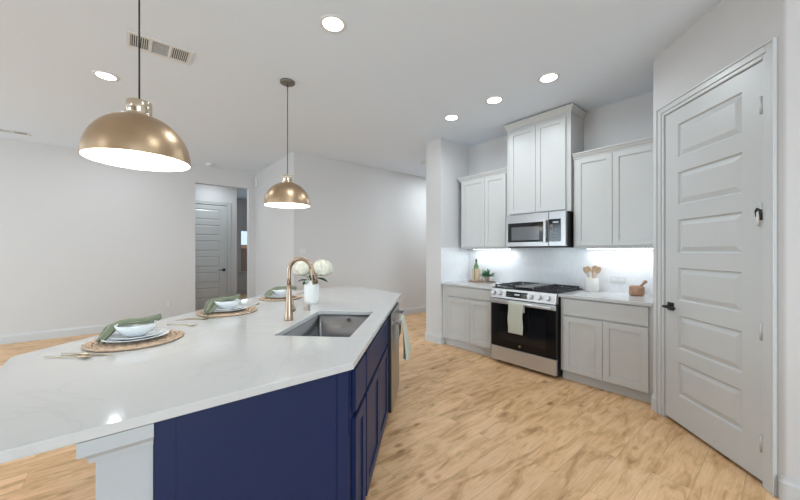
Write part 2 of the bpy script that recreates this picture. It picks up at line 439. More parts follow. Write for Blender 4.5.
def panel_slab(T, w, z0, h, panels, t=0.035, y=0.0):
    """door slab with raised panels on its -y face"""
    b = MB(T)
    def q(x0, x1, za, zb, yy=y): b.f([b.v((x0, yy, za)), b.v((x1, yy, za)), b.v((x1, yy, zb)), b.v((x0, yy, zb))])
    xs0, xs1 = panels[0][0], panels[0][1]
    q(0, xs0, z0, h); q(xs1, w, z0, h)
    zc = z0
    for (x0, x1, pa, pb) in sorted(panels, key=lambda p: p[2]):
        q(x0, x1, zc, pa); zc = pb
        rings = [(0, y), (0.008, y + 0.012), (0.016, y + 0.012), (0.046, y + 0.001)]
        loops = [[b.v((x0 + k, d, pa + k)), b.v((x1 - k, d, pa + k)), b.v((x1 - k, d, pb - k)), b.v((x0 + k, d, pb - k))] for k, d in rings]
        for A, B in zip(loops, loops[1:]):
            for i in range(4): b.f([A[i], A[(i + 1) % 4], B[(i + 1) % 4], B[i]])
        b.f(loops[-1])
    q(xs0, xs1, zc, h)
    # sides and back
    for a, c in (((0, z0), (0, h)), ((w, z0), (w, h)), ((0, z0), (w, z0)), ((0, h), (w, h))):
        b.f([b.v((a[0], y, a[1])), b.v((c[0], y, c[1])), b.v((c[0], y + t, c[1])), b.v((a[0], y + t, a[1]))])
    q(0, w, z0, h, y + t)
    bmesh.ops.remove_doubles(b.bm, verts=b.bm.verts, dist=0.0003)
    return b

HM = mat('satin_hinge', (0.62, 0.62, 0.62), 0.5, 0.5)
def door_handle(parent, T, mirror=1):
    b = MB(T)
    b.box(-0.032, 0.032, -0.009, 0, -0.032, 0.032)
    b.lathe([(0.011, -0.05), (0.011, -0.008)], 14, axis='y')
    b.box(*sorted((-0.012 * mirror, 0.115 * mirror)), -0.062, -0.048, -0.010, 0.010)
    o = b.build('door_handle', M['blackm'], parent, bevel=0.003); o['label'] = 'black square lever handle'
    return o
def hinge(parent, T):
    b = MB(T); b.lathe([(0.0075, -0.05), (0.0075, 0.05)], 10); b.box(-0.016, 0.0, 0.004, 0.007, -0.048, 0.048)
    o = b.build('hinge', HM, parent); o['label'] = 'satin metal door hinge'; return o

# door_1: pantry door
casing('trim_1', PT, DW, DZ)
zs = [(0.245, 0.505), (0.61, 0.87), (0.985, 1.24), (1.355, 1.615), (1.73, 1.985), (2.10, 2.36)]
pan = [(0.135, 0.665, a, b_) for a, b_ in zs]
dr = struct(panel_slab(PT, DW, 0.026, DZ, pan, y=0.002).build('door_1', M['door']))

door_handle(dr, PT @ Matrix.Translation((0.062, 0.002, 0.925)), 1)
for z in (2.22, 1.60, 0.90, 0.25):
    hinge(dr, PT @ Matrix.Translation((DW + 0.000, -0.008, z)))
SX = PT @ Matrix.Translation((DW - 0.006, -0.006, 1.55))
b = MB(SX); b.tube([(-0.016, -0.004, 0.02), (-0.016, -0.010, 0.055), (-0.006, -0.012, 0.068), (0.008, -0.010, 0.060), (0.010, -0.004, 0.0)], 0.0070, 8)
o = b.build('door_stop', M['blackm'], dr); o['label'] = 'black hinge pin door stop'
b = MB(SX); b.tube([(-0.003, -0.010, 0.05), (-0.003, -0.012, -0.035)], 0.0075, 8)
o = b.build('stop_tip', M['plastic'], dr); o['label'] = 'white rubber tip of the door stop'

# door_2: hall door (faces +x)
HT = frame_T((HD[0], HD[1], 0), R(90))   # local x runs along +y, local -y faces +x
HT = frame_T((HD[0], HD[1], 0), R(90))
casing('trim_2', HT, HD[2] - HD[1], 2.46, cw=0.08)
w2 = HD[2] - HD[1]
zs2 = [(0.245 + 0.372 * i * 0.995, 0.505 + 0.372 * i * 0.995) for i in range(6)]
d2 = struct(panel_slab(HT, w2, 0.018, 2.458, [(0.12, w2 - 0.16, a, c_) for a, c_ in zs2], y=0.010).build('door_2', M['door']))
door_handle(d2, HT @ Matrix.Translation((w2 - 0.07, 0.010, 0.915)), -1)

# window_1 in the far hall wall, with its glass, sill and sash
b = MB()
x = -11.36
for q in ((x - 0.03, x + 0.03, WY0, WY0 + 0.04, WZ0, WZ1), (x - 0.03, x + 0.03, WY1 - 0.04, WY1, WZ0, WZ1), (x - 0.03, x + 0.03, WY0 + 0.04, WY1 - 0.04, WZ0, WZ0 + 0.04),
          (x - 0.03, x + 0.03, WY0 + 0.04, WY1 - 0.04, WZ1 - 0.04, WZ1)): b.box(*q)
fr = struct(b.build('window_1', M['trim']))
MB().box(x - 0.004, x + 0.004, WY0 + 0.04, WY1 - 0.04, WZ0 + 0.04, WZ1 - 0.04).build('window_glass', M['glass'], fr)
MB().box(-11.32, -11.24, WY0 - 0.05, WY1 + 0.05, WZ0 - 0.03, WZ0).build('window_sill', M['trim'], fr)
# unseen windows added behind the camera to frame the fill lamps
def big_window(name, axis, c, a, b_, z0, z1):
    m = MB()
    def bx(p, q, zz0, zz1, t=0.03):
        m.box(p, q, c - t, c + t, zz0, zz1) if axis == 'x' else m.box(c - t, c + t, p, q, zz0, zz1)
    bx(a, a + 0.05, z0, z1); bx(b_ - 0.05, b_, z0, z1); bx(a + 0.05, b_ - 0.05, z0, z0 + 0.05); bx(a + 0.05, b_ - 0.05, z1 - 0.05, z1)
    w = struct(m.build(name, M['trim']))
    g = MB()
    g.box(a + 0.05, b_ - 0.05, c - 0.003, c + 0.003, z0 + 0.05, z1 - 0.05) if axis == 'x' else g.box(c - 0.003, c + 0.003, a + 0.05, b_ - 0.05, z0 + 0.05, z1 - 0.05)
    g.build('window_glass', M['glass'], w)
big_window('window_2', 'x', -6.25, -6.8, -5.0, 0.7, 2.4)
big_window('window_3', 'x', -6.25, -4.3, -0.9, 0.7, 2.4)
big_window('window_4', 'y', 5.55, -2.2, 1.0, 0.7, 2.4)

# fence outside the hall window
fn = thing('wooden_fence', 'brown cedar board fence seen outside through the far hall window', 'fence', (-13.6, 4.0, -0.15))
b = MB()
for i in range(44): b.box(-0.012, 0.012, -3.1 + i * 0.142, -3.1 + i * 0.142 + 0.136, 0, 1.62)
b.build('fence_boards', M['fence'], fn)
for z in (0.4, 1.62): MB().box(0.012, 0.06, -3.1, 3.1, z, z + 0.14).build('fence_rail', M['fencerail'], fn)

# ------------------------------------------------------------------ white kitchen cabinets (face -y)
FY = 3.56      # face of the base doors
def crown(b, x0, x1, yf, yb, z0, prof, left=True, right=True):
    """crown moulding: prof = list of (projection, height); front and returns to the wall"""
    b_ = b
    loops = []
    for p, h in prof:
        loops.append([b.v((x0 - (p if left else 0), yb, z0 + h)), b.v((x0 - (p if left else 0), yf - p, z0 + h)), b.v((x1 + (p if right else 0), yf - p, z0 + h)), b.v((x1 + (p if right else 0), yb, z0 + h))])
    for A, B in zip(loops, loops[1:]):
        for i in range(4): b.f([A[i], A[(i + 1) % 4], B[(i + 1) % 4], B[i]])
    b.f(loops[0]); b.f(loops[-1])
    return b
def base_cabinet(x0, x1, dr_z, do, label, fx0, fx1, split):
    t = thing('base_cabinet', label, 'cabinet', ((x0 + x1) / 2, 3.9, 0), 0)
    k = (x0 + x1) / 2
    T = Matrix.Translation((-k, -3.9, 0))
    MB(T).box(x0, x1, FY + 0.022, 4.198, 0.10, 0.882).build('cabinet_body', M['cab'], t, bevel=0.001)
    MB(T).box(x0, x1, 3.628, 4.19, 0.0, 0.0995).build('toe_kick', M['cab'], t)
    MB(T).box(fx0, fx1, FY, FY + 0.021, *dr_z).build('drawer_front', M['cab'], t, bevel=0.003)
    MB(T).shaker(fx0, split - 0.002, *do, FY, t=0.021).build('door', M['cab'], t, bevel=0.0015)
    MB(T).shaker(split + 0.002, fx1, *do, FY, t=0.021).build('door', M['cab'], t, bevel=0.0015)
    return t
base_cabinet(-3.318, -2.435, (0.732, 0.868), (0.128, 0.712), 'white shaker base cabinet left of the oven range, under the wine bottle', -3.205, -2.47, -2.81)
base_cabinet(-1.605, -0.80, (0.70, 0.868), (0.108, 0.682), 'white shaker base cabinet between the oven range and the pantry wall', -1.572, -0.832, -1.20)
def counter(x0, x1, label):
    o = MB().box(x0, x1, 3.532, 4.192, 0.884, 0.914).build('countertop', M['quartz'], bevel=0.003); return tag(o, label, 'countertop')
counter(-3.323, -2.428, 'short white quartz countertop left of the range, carrying bottle and plant')
counter(-1.612, -0.795, 'short white quartz countertop right of the range, carrying utensil crock and mortar')
# backsplash
o = struct(MB().box(-3.318, -0.795, 4.192, 4.199, 0.914, 1.42).build('wall_backsplash', M['tile']))
o = struct(MB().box(-3.325, -3.317, 3.552, 4.192, 0.914, 1.42).build('wall_backsplash_side', M['tile']))

def upper_cabinet(x0, x1, yf, z0, z1, dz0, dz1, fx0, fx1, split, label, cprof, cz, left, right, yb=4.198):
    k = (x0 + x1) / 2
    t = thing('wall_cabinet', label, 'cabinet', (k, 4.0, z0), 0)
    T = Matrix.Translation((-k, -4.0, -z0))
    MB(T).box(x0, x1, yf + 0.022, yb, z0, z1).build('cabinet_body', M['cab'], t, bevel=0.001)
    MB(T).shaker(fx0, split - 0.002, dz0, dz1, yf, t=0.021).build('door', M['cab'], t, bevel=0.0015)
    MB(T).shaker(split + 0.002, fx1, dz0, dz1, yf, t=0.021).build('door', M['cab'], t, bevel=0.0015)
    b = MB(T); crown(b, x0, x1, yf + 0.022, yb, cz, cprof, left, right)
    b.build('crown_moulding', M['cab'], t)
    return t
cp = [(0.001, 0), (0.012, 0.0), (0.012, 0.012), (0.022, 0.022), (0.034, 0.046), (0.042, 0.050), (0.042, 0.062), (0.001, 0.062)]
cp2 = [(0.001, 0), (0.006, 0.0), (0.008, 0.010), (0.018, 0.028), (0.030, 0.050), (0.036, 0.054), (0.036, 0.068), (0.001, 0.068)]
upper_cabinet(-3.222, -2.422, 3.865, 1.405, 2.415, 1.428, 2.398, -3.195, -2.455, -2.79, 'low white two-door wall cabinet left of the microwave', cp, 2.405, True, False)
upper_cabinet(-1.600, -0.795, 3.865, 1.405, 2.405, 1.428, 2.392, -1.572, -0.822, -1.21, 'wide white two-door wall cabinet between microwave and pantry wall', cp, 2.398, False, False)
upper_cabinet(-2.418, -1.614, 3.825, 1.822, 2.955, 1.842, 2.90, -2.375, -1.665, -2.02, 'tall raised white wall cabinet above the microwave with crown at the ceiling', cp2, 2.945, True, True)
# light strips under the two lower wall cabinets
for x0, x1, nm in ((-3.15, -2.50, 'slim lit light bar under the wall cabinet left of the microwave'), (-1.54, -0.86, 'slim lit light bar under the wall cabinet right of the microwave')):
    t = thing('undercabinet_light', nm, 'light', ((x0 + x1) / 2, 4.08, 1.395), 0, 'light bars under the wall cabinets')
    w = (x1 - x0) / 2
    MB().box(-w, w, -0.012, 0.012, 0.0, 0.0095).build('housing', M['plastic'], t)
    MB().box(-w + 0.01, w - 0.01, -0.009, 0.009, -0.003, 0.0).build('light_lens', M['led'], t)
    area('undercabinet_glow', ((x0 + x1) / 2, 4.08, 1.388), (0, 0, 0), x1 - x0, 0.02, 1.5, (0.88, 0.94, 1.0))

# microwave ---------------------------------------------------
mx0, mx1, mf = -2.372, -1.622, 3.74
mw = thing('microwave_oven', 'stainless over-the-range microwave with black control panel under the raised cabinet', 'microwave', ((mx0 + mx1) / 2, 4.0, 1.412))
T = Matrix.Translation((-(mx0 + mx1) / 2, -4.0, -1.412))
MB(T).box(mx0, mx1, mf + 0.045, 4.18, 1.425, 1.818).build('body', M['blackm'], mw)
MB(T).box(mx0 + 0.02, mx1 - 0.02, mf + 0.06, 4.15, 1.412, 1.4248).build('vent_grille', M['blackm'], mw)
xd = -1.865
MB(T).box(mx0, xd + 0.05, mf, mf + 0.044, 1.425, 1.816).build('door', M['steel'], mw, bevel=0.004)
MB(T).box(xd + 0.052, mx1, mf, mf + 0.044, 1.425, 1.816).build('control_panel_frame', M['steel'], mw, bevel=0.004)
p_ = MB(T).box(mx0 + 0.035, xd - 0.008, mf - 0.004, mf, 1.478, 1.715).build('window_surround', M['dark'], mw)
MB(T).box(mx0 + 0.085, xd - 0.06, mf - 0.006, mf - 0.004, 1.502, 1.665).build('window', M['mwscreen'], p_)
cp_ = MB(T).box(xd + 0.056, mx1 - 0.055, mf - 0.004, mf, 1.478, 1.735).build('control_panel', M['dark'], mw)
MB(T).box(xd + 0.10, mx1 - 0.08, mf - 0.005, mf - 0.004, 1.69, 1.705).build('display', M['digits'], cp_)
b = MB(T)
for r in range(4):
    for c in range(3): b.box(xd + 0.092 + c * 0.036, xd + 0.114 + c * 0.036, mf - 0.005, mf - 0.004, 1.515 + r * 0.035, 1.527 + r * 0.035)
b.build('button', M['print'], cp_)['kind'] = 'stuff'
b = MB(T); b.lathe([(0.022, mf - 0.006), (0.022, mf - 0.004)], 20, c=(xd + 0.085, 0, 1.655), axis='y'); b.build('selector_ring', M['print'], cp_)
b = MB(T); b.box(xd + 0.006, xd + 0.036, mf - 0.042, mf - 0.028, 1.47, 1.728); b.box(xd + 0.010, xd + 0.032, mf - 0.03, mf, 1.49, 1.51); b.box(xd + 0.010, xd + 0.032, mf - 0.03, mf, 1.69, 1.71)
b.build('handle', M['steel'], mw, bevel=0.003)
b = MB(T); b.lathe([(0.016, mf - 0.002), (0.016, mf)], 20, c=(-2.06, 0, 1.768), axis='y'); b.build('maker_badge', M['nickel'], mw)

# range ---------------------------------------------------------
rx0, rx1, rf = -2.422, -1.620, 3.50
rg = thing('oven_range', 'stainless and black glass gas oven range between the white base cabinets', 'oven', ((rx0 + rx1) / 2, 3.9, 0))
kx = (rx0 + rx1) / 2
T = Matrix.Translation((-kx, -3.9, 0))
MB(T).box(rx0 + 0.004, rx1 - 0.004, rf + 0.04, 4.18, 0.03, 0.905).build('body', M['blackm'], rg)
for sx in (rx0 + 0.05, rx1 - 0.05):
    for sy in (3.60, 4.1): MB(T).lathe([(0.02, 0), (0.02, 0.03)], 12, c=(sx, sy, 0)).build('foot', M['blackm'], rg)
MB(T).box(rx0, rx1, rf, rf + 0.038, 0.04, 0.208).build('storage_drawer', M['rangesteel'], rg, bevel=0.004)
od = MB(T).box(rx0, rx1, rf, rf + 0.038, 0.214, 0.79).build('oven_door', M['dark'], rg, bevel=0.003)
MB(T).box(rx0 + 0.11, rx1 - 0.11, rf - 0.001, rf, 0.30, 0.64).build('oven_window', M['screen'], od)
MB(T).box(rx0, rx1, rf - 0.004, rf, 0.735, 0.79).build('door_rail', M['rangesteel'], od)
b = MB(T); b.lathe([(0.014, rf - 0.001), (0.014, rf)], 20, c=(-2.04, 0, 0.262), axis='y'); b.build('maker_badge', M['nickel'], od)
b = MB(T); b.tube([(rx0 + 0.03, rf - 0.045, 0.765), (rx1 - 0.03, rf - 0.045, 0.765)], 0.013, 12)
for sx in (rx0 + 0.05, rx1 - 0.05): b.box(sx - 0.012, sx + 0.012, rf - 0.045, rf - 0.003, 0.755, 0.775)
b.build('handle', M['rangesteel'], od)
# slanted control panel
b = MB(T); b.extr([(rf - 0.012, 0.80), (rf + 0.02, 0.912), (rf + 0.06, 0.915), (rf + 0.06, 0.80)], rx0, rx1, 'x')
cpn = b.build('control_panel', M['rangesteel'], rg, bevel=0.003)
SL = math.atan2(0.032, 0.112)
PTT = T @ Matrix.Translation((0, rf + 0.003, 0.856)) @ Matrix.Rotation(-SL, 4, 'X')
MB(PTT).box(-2.215, -1.945, -0.0035, 0.001, -0.034, 0.034).build('display_glass', M['dark'], cpn)
MB(PTT).box(-2.105, -2.04, -0.0045, -0.0035, -0.006, 0.010).build('display_digits', M['digits'], cpn)
b = MB(PTT)
for i in range(4):
    for j in range(2):
        b.box(-2.20 + i * 0.022, -2.190 + i * 0.022, -0.0045, -0.0035, -0.018 + j * 0.022, -0.013 + j * 0.022)
        b.box(-2.02 + i * 0.020, -2.010 + i * 0.020, -0.0045, -0.0035, -0.018 + j * 0.022, -0.013 + j * 0.022)
b.build('panel_marks', M['print'], cpn)['kind'] = 'stuff'
for kxx in (-2.385, -2.30, -1.905, -1.805, -1.705):
    b = MB(PTT); b.lathe([(0.034, -0.006), (0.033, 0.0)], 24, c=(kxx, 0, 0), axis='y'); b.lathe([(0.025, -0.038), (0.027, -0.034), (0.028, -0.006)], 24, c=(kxx, 0, 0), axis='y')
    b.box(kxx - 0.005, kxx + 0.005, -0.043, -0.036, -0.022, 0.022)
    b.build('control_knob', M['rangesteel'], cpn)
ct = MB(T).box(rx0 - 0.006, rx1 + 0.006, rf + 0.03, 4.17, 0.9155, 0.925).build('cooktop', M['blackm'], rg, bevel=0.002)
def grate(x0, x1):
    b = MB(T); y0, y1 = rf + 0.07, 4.12; z = 0.955
    for x in (x0, x1): b.box(x - 0.006, x + 0.006, y0, y1, z - 0.012, z)
    for y in (y0, (y0 + y1) / 2, y1): b.box(x0, x1, y - 0.006, y + 0.006, z - 0.012, z)
    for cy_ in ((y0 * 3 + y1) / 4, (y0 + y1 * 3) / 4):
        cxx = (x0 + x1) / 2
        for a in range(8):
            dx, dy = math.cos(a * PI / 4), math.sin(a * PI / 4)
            ln = 0.5 * min(x1 - x0, (y1 - y0) / 2)
            if a % 2: ln *= 1.25
            b.tube([(cxx + dx * 0.03, cy_ + dy * 0.03, z - 0.004), (cxx + dx * ln, cy_ + dy * ln, z - 0.004)], 0.005, 6)
    for x in (x0, x1):
        for y in (y0, y1): b.box(x - 0.008, x + 0.008, y - 0.008, y + 0.008, 0.925, z)
    return b.build('grate', M['iron'], ct)
grate(rx0 + 0.025, rx0 + 0.275); grate(rx1 - 0.275, rx1 - 0.025)
for y in (3.70, 3.98):
    for x in (rx0 + 0.15, rx1 - 0.15):
        b = MB(T); b.lathe([(0.045, 0.925), (0.043, 0.932), (0.03, 0.934), (0.03, 0.942), (0.005, 0.944)], 20, c=(x, y, 0)); b.build('burner', M['iron'], ct)
b = MB(T); b.box(rx0 + 0.29, rx1 - 0.29, rf + 0.075, 4.12, 0.94, 0.952)
b.box(rx0 + 0.285, rx0 + 0.295, rf + 0.07, 4.125, 0.925, 0.960); b.box(rx1 - 0.295, rx1 - 0.285, rf + 0.07, 4.125, 0.925, 0.960)
b.build('griddle', M['griddle'], ct)

def towel_mesh(w, front, back, y, z, waves=5, amp=0.006, thick=0.006, rod=0.016, taper=0.0):
    """a cloth folded over a bar along x at height z; hangs front (towards -y) and back"""
    b = MB()
    tot = front + back + PI * rod
    def fn(u, v):
        s = v * tot; x = (u - 0.5) * w
        rip = amp * math.sin(u * waves * 2 * PI + 0.6)
        if s < front:
            k = (front - s) / front
            return (x * (1 + taper * k) + 0.004 * math.sin(9 * k + u), y - rod + (-abs(rip) - 0.002) * k - 0.004 * math.sin(k * 3), z - (front - s))
        if s < front + PI * rod:
            a = (s - front) / rod
            return (x, y - rod * math.cos(a), z + rod * math.sin(a))
        k = (s - front - PI * rod)
        return (x, y + rod - 0.0015, z - k)
    b.grid(fn, 24, 40)
    return b
tw = towel_mesh(0.185, 0.345, 0.10, 0, 0, rod=0.0175).build('dish_towel', M['towel'], solid=0.004, loc=(-2.055, rf - 0.045, 0.765))
tag(tw, 'pale sage dish towel hanging over the oven door handle', 'towel')

# outlet on the backsplash ------------------------------------
def wall_plate(name, label, cat, loc, rotz, w=0.07, h=0.115, kind='outlet', group=None):
    t = thing(name, label, cat, loc, rotz, group)
    MB().box(-w / 2, w / 2, -0.006, 0, -h / 2, h / 2).build('cover_plate', M['outlet'], t, bevel=0.002)
    if kind == 'outlet':
        for dz in (-0.02, 0.02):
            so = MB().box(-0.016, 0.016, -0.008, -0.006, dz - 0.014, dz + 0.014).build('socket', M['plastic'], t)
            for dx in (-0.006, 0.006): MB().box(dx - 0.001, dx + 0.001, -0.0085, -0.0079, dz - 0.004, dz + 0.006).build('socket_slot', M['slot'], so)
    elif kind == 'switch':
        n = max(1, round(w / 0.055))
        for i in range(n):
            c = (i - (n - 1) / 2) * 0.046
            MB().box(c - 0.016, c + 0.016, -0.0085, -0.006, -0.032, 0.032).build('rocker_switch', M['plastic'], t, bevel=0.001)
    return t
t = thing('wall_outlet', 'wide white outlet plate on the backsplash between crock and mortar', 'outlet', (-1.255, 4.191, 1.052))
MB().box(-0.075, 0.075, -0.006, 0, -0.036, 0.036).build('cover_plate', M['outlet'], t, bevel=0.002)
for dx in (-0.036, 0.036):
    MB().box(dx - 0.028, dx + 0.028, -0.008, -0.006, -0.016, 0.016).build('socket', M['plastic'], t)
wall_plate('wall_outlet', 'small outlet plate low on the long left wall, left of the hall opening', 'outlet', (-7.449, 0.60, 0.385), R(90))
wall_plate('wall_outlet', 'small outlet plate low on the far wall behind the dishwasher towel', 'outlet', (-5.349, 4.58, 0.37), R(90))
wall_plate('light_switch', 'double white switch plate on the far wall above the brass faucet', 'switch', (-5.349, 2.30, 1.37), R(90), w=0.115, kind='switch')
t = thing('door_chime', 'small white alarm chime high on the wall corner left of the far pendant', 'alarm', (-7.345, 2.149, 2.83))
MB().box(-0.055, 0.055, -0.035, 0, -0.10, 0.10).build('chime_body', M['plastic'], t, bevel=0.012)
MB().box(-0.03, 0.03, -0.037, -0.035, -0.05, 0.05).build('speaker_grille', M['outlet'], t)

# ------------------------------------------------------------------ ceiling fittings
def can_light(x, y, label, power, spread=R(165)):
    t = thing('ceiling_light', label, 'light', (x, y, CE), 0, 'recessed ceiling lights')
    b = MB(); b.lathe([(0.072, -0.002), (0.080, -0.007), (0.098, -0.004), (0.100, 0.0)], 40, cap=False); b.build('trim_ring', M['plastic'], t)
    b = MB(); b.lathe([(0.001, -0.003), (0.072, -0.003)], 40, cap=False); b.build('light_lens', M['lens'], t)
    area('ceiling_lamp', (x, y, CE - 0.012), (0, 0, 0), 0.14, 0.14, power, CANC, 'DISK', spread)
    return t
CP = 5.5
can_light(-2.162, 1.164, 'large bright recessed ceiling light above the island, between the pendants', CP)
can_light(-4.183, -0.145, 'recessed ceiling light just left of the near pendant cord', CP)
can_light(-1.51, 3.115, 'nearest and rightmost of the three recessed lights before the wall cabinets', CP)
can_light(-2.117, 3.115, 'middle one of the three recessed lights in front of the wall cabinets', CP)
can_light(-2.735, 3.115, 'farthest and leftmost of the three recessed lights near the wall column', CP)
can_light(-6.36, -0.125, 'recessed ceiling light near the long left wall, beyond the near pendant', 8, R(180))
can_light(-0.6, 0.9, 'added unseen fill light over the walkway between island and pantry door', CP)  # unseen downlight added to brighten the pantry wall and walkway
can_light(-5.6, -3.2, 'added unseen fill light over the living area near the back windows', 11, R(180))  # unseen downlight added to lift the long left wall
can_light(-1.2, -3.2, 'added unseen fill light over the living area opposite the kitchen', 12, R(180))  # another out-of-view downlight, added as fill
area('hall_fill', (-8.2, 1.5, CE - 0.012), (0, 0, 0), 0.14, 0.14, 8.5, CANC, 'DISK')  # no fixture here, added out of view to brighten the hall
area('passage_fill', (-4.4, 5.3, CE - 0.012), (0, 0, 0), 0.14, 0.14, 26, CANC, 'DISK')  # added without a fixture to brighten the dining wall

def air_vent(label, x0, x1, y0, y1, cat='vent'):
    """register with three louvre groups; long side along y"""
    cx_, cy_ = (x0 + x1) / 2, (y0 + y1) / 2
    t = thing('air_vent', label, cat, (cx_, cy_, CE))
    a, l = (x1 - x0) / 2, (y1 - y0) / 2
    gx, gy = a - 0.03, l - 0.025
    b = MB()
    b.box(-a, a, -l, -gy, -0.008, 0); b.box(-a, a, gy, l, -0.008, 0); b.box(-a, -gx, -gy, gy, -0.008, 0); b.box(gx, a, -gy, gy, -0.008, 0)
    s1 = gy * 2 / 3
    for k in (-1, 1): b.box(-gx, gx, k * gy / 3 - 0.010, k * gy / 3 + 0.010, -0.008, 0)
    b.build('vent_frame', M['plastic'], t, bevel=0.001)
    MB().box(-gx, gx, -gy, gy, -0.001, -0.0002).build('vent_recess', M['ventdark'], t)
    for g, (p, q) in enumerate(((-gy, -gy / 3 - 0.01), (-gy / 3 + 0.01, gy / 3 - 0.01), (gy / 3 + 0.01, gy))):
        b = MB()
        if g == 1:
            k = -gx + 0.006
            while k < gx - 0.004: b.box(k, k + 0.003, p, q, -0.004, -0.001); k += 0.0125
        else:
            k = p + 0.004
            while k < q - 0.004: b.box(-gx, gx, k, k + 0.005, -0.004, -0.001); k += 0.0135
        b.build('louvre_panel', M['plastic'], t)
    return t
air_vent('white three-section air vent on the ceiling behind the near pendant cord', -3.455, -3.205, 0.0, 0.435)
air_vent('distant white air vent on the ceiling at the left edge above the long wall', -7.05, -6.87, -1.50, -1.05)
def smoke(x, y, label):
    t = thing('smoke_detector', label, 'smoke detector', (x, y, CE))
    b = MB(); b.lathe([(0.070, 0), (0.072, -0.02), (0.055, -0.034), (0.02, -0.038), (0.001, -0.038)], 28, cap=False); b.build('detector_body', M['plastic'], t)
    b = MB(); b.lathe([(0.012, -0.0395), (0.012, -0.037)], 12, c=(0.03, 0, 0.001)); b.build('test_button', M['outlet'], t)
smoke(-7.143, 1.233, 'round white smoke detector on the ceiling above the hall opening')
smoke(-4.44, 4.30, 'round white smoke detector on the ceiling left of the kitchen wall column')

# pendants --------------------------------------------------------
def pendant():
    t = thing('pendant_lamp', 'large near pendant lamp with aged brass dome over the left end of island', 'pendant lamp', (-2.084, 0.051, CE), 0, 'brass dome pendants over the island')
    zr = 1.815 - CE; r = 0.217; hgt = 0.226
    b = MB(); out = [(r, zr)]
    for i in range(1, 15):
        a = PI / 2 * i / 15
        out.append((r * math.cos(a) ** 0.9 if i < 15 else 0.05, zr + hgt * math.sin(a)))
    out = [(rr, hh) for rr, hh in out if rr > 0.045] + [(0.045, zr + hgt * 0.995)]
    b.lathe(out, 56, cap=False); b.build('lamp_shade', M['brass'], t)
    b = MB(); b.lathe([(max(rr - 0.003, 0.001), hh - 0.0025 if k else hh) for k, (rr, hh) in enumerate(out)] + [(0.001, zr + hgt * 0.985)], 56, cap=False)
    o = b.build('shade_lining', M['shadein'], t); o['label'] = 'white inner lining'
    b = MB(); b.lathe([(r - 0.003, zr), (r + 0.0012, zr - 0.001), (r + 0.0015, zr + 0.003), (r, zr + 0.004)], 56, cap=False); b.build('shade_rim', M['brass'], t)
    zt = zr + hgt
    b = MB(); b.lathe([(0.056, zt - 0.012), (0.056, zt - 0.002), (0.050, zt + 0.003), (0.050, zt + 0.010), (0.052, zt + 0.014), (0.052, zt + 0.062), (0.050, zt + 0.067), (0.010, zt + 0.066), (0.007, zt + 0.078), (0.004, zt + 0.080)], 32)
    b.build('shade_cap', M['brasshi'], t)
    b = MB(); b.tube([(0, 0, zt + 0.085), (0, 0, -0.02)], 0.0038, 8); b.build('cord', M['cord'], t)
    b = MB(); b.lathe([(0.070, 0), (0.070, -0.016), (0.062, -0.022), (0.012, -0.022), (0.006, -0.030)], 36); b.build('canopy', M['canopy'], t)
    b = MB(); b.lathe([(0.018, zt - 0.03), (0.02, zt - 0.06), (0.04, zt - 0.10), (0.045, zt - 0.125), (0.035, zt - 0.155), (0.001, zt - 0.168)], 20, cap=False); b.build('bulb', M['bulb'], t)
    return t
p1 = pendant()
p2 = copy_thing(p1, (-3.185, 1.218, CE), 0, 'smaller-looking far pendant lamp with aged brass dome hanging past the faucet')
for x, y in ((-2.084, 0.051), (-3.185, 1.218)):
    l = bpy.data.lights.new('pendant_bulb', 'POINT'); l.energy = 4; l.color = (1, 0.93, 0.83); l.shadow_soft_size = 0.04
    lo = bpy.data.objects.new('pendant_bulb', l); C.objects.link(lo); lo.location = (x, y, 1.84)

# ------------------------------------------------------------------ the island
def sp(s_, p_):   # diagonal coordinates to world xy
    return ((p_ - s_) / math.sqrt(2), (p_ + s_) / math.sqrt(2))
outer = [(-1.155, 0.715), (-2.672, 2.235), (-2.76, 2.275), (-3.62, 2.275), (-3.69, 2.20), (-3.70, 1.28), (-3.66, 1.20), (-2.19, -0.355), (-2.155, -0.38), (-1.155, -0.38)]
outer[1:3] = [(-2.705, 2.268)]
SK = (1.712, 2.452, -0.842, -0.424)     # sink cut-out: s0, s1, p0, p1
hole = [sp(a, c_) for a, c_ in rrect(SK[0], SK[1], SK[2], SK[3], 0.012, 4)]
o = MB().prism(outer, 0.885, 0.914, [hole]).build('island_countertop', M['quartz'], bevel=0.003)
tag(o, 'large angular white quartz countertop of the navy island with sink cut-out', 'countertop')

IT = frame_T((-1.19, 0.712, 0), R(135))    # local x along the island front, -y towards the kitchen
isl = thing('island_cabinet', 'navy blue shaker kitchen island cabinet under the white quartz top', 'kitchen island', (-1.19, 0.712, 0))
ITl = Matrix.Translation((1.19, -0.712, 0)) @ IT
L0 = Matrix.Translation((1.19, -0.712, 0))
bs = 0.022
# body footprint in world coordinates (set back so that the face frame stands at the front)
def body_part(poly, z0, z1, name, m): return MB(L0).prism(poly, z0, z1).build(name, m, isl)
Sf = -0.478 - bs * 1.414
DS = 1.245          # dishwasher bay from here
def loc2w(x_, y_): v_ = IT @ Vector((x_, y_, 0)); return (v_.x, v_.y)
nearp = (-1.19, 0.712 - 0.0)
Ldw0, Ldw1, Lend = 1.19, 1.80, 2.08
body_part([(-1.19, 0.712), loc2w(Ldw0, 0.0), loc2w(Ldw0, 0.555), (-1.41, 0.062), (-1.19, 0.062)], 0.10, 0.884, 'cabinet_body', M['navy'])
isl_body = isl.children[0]
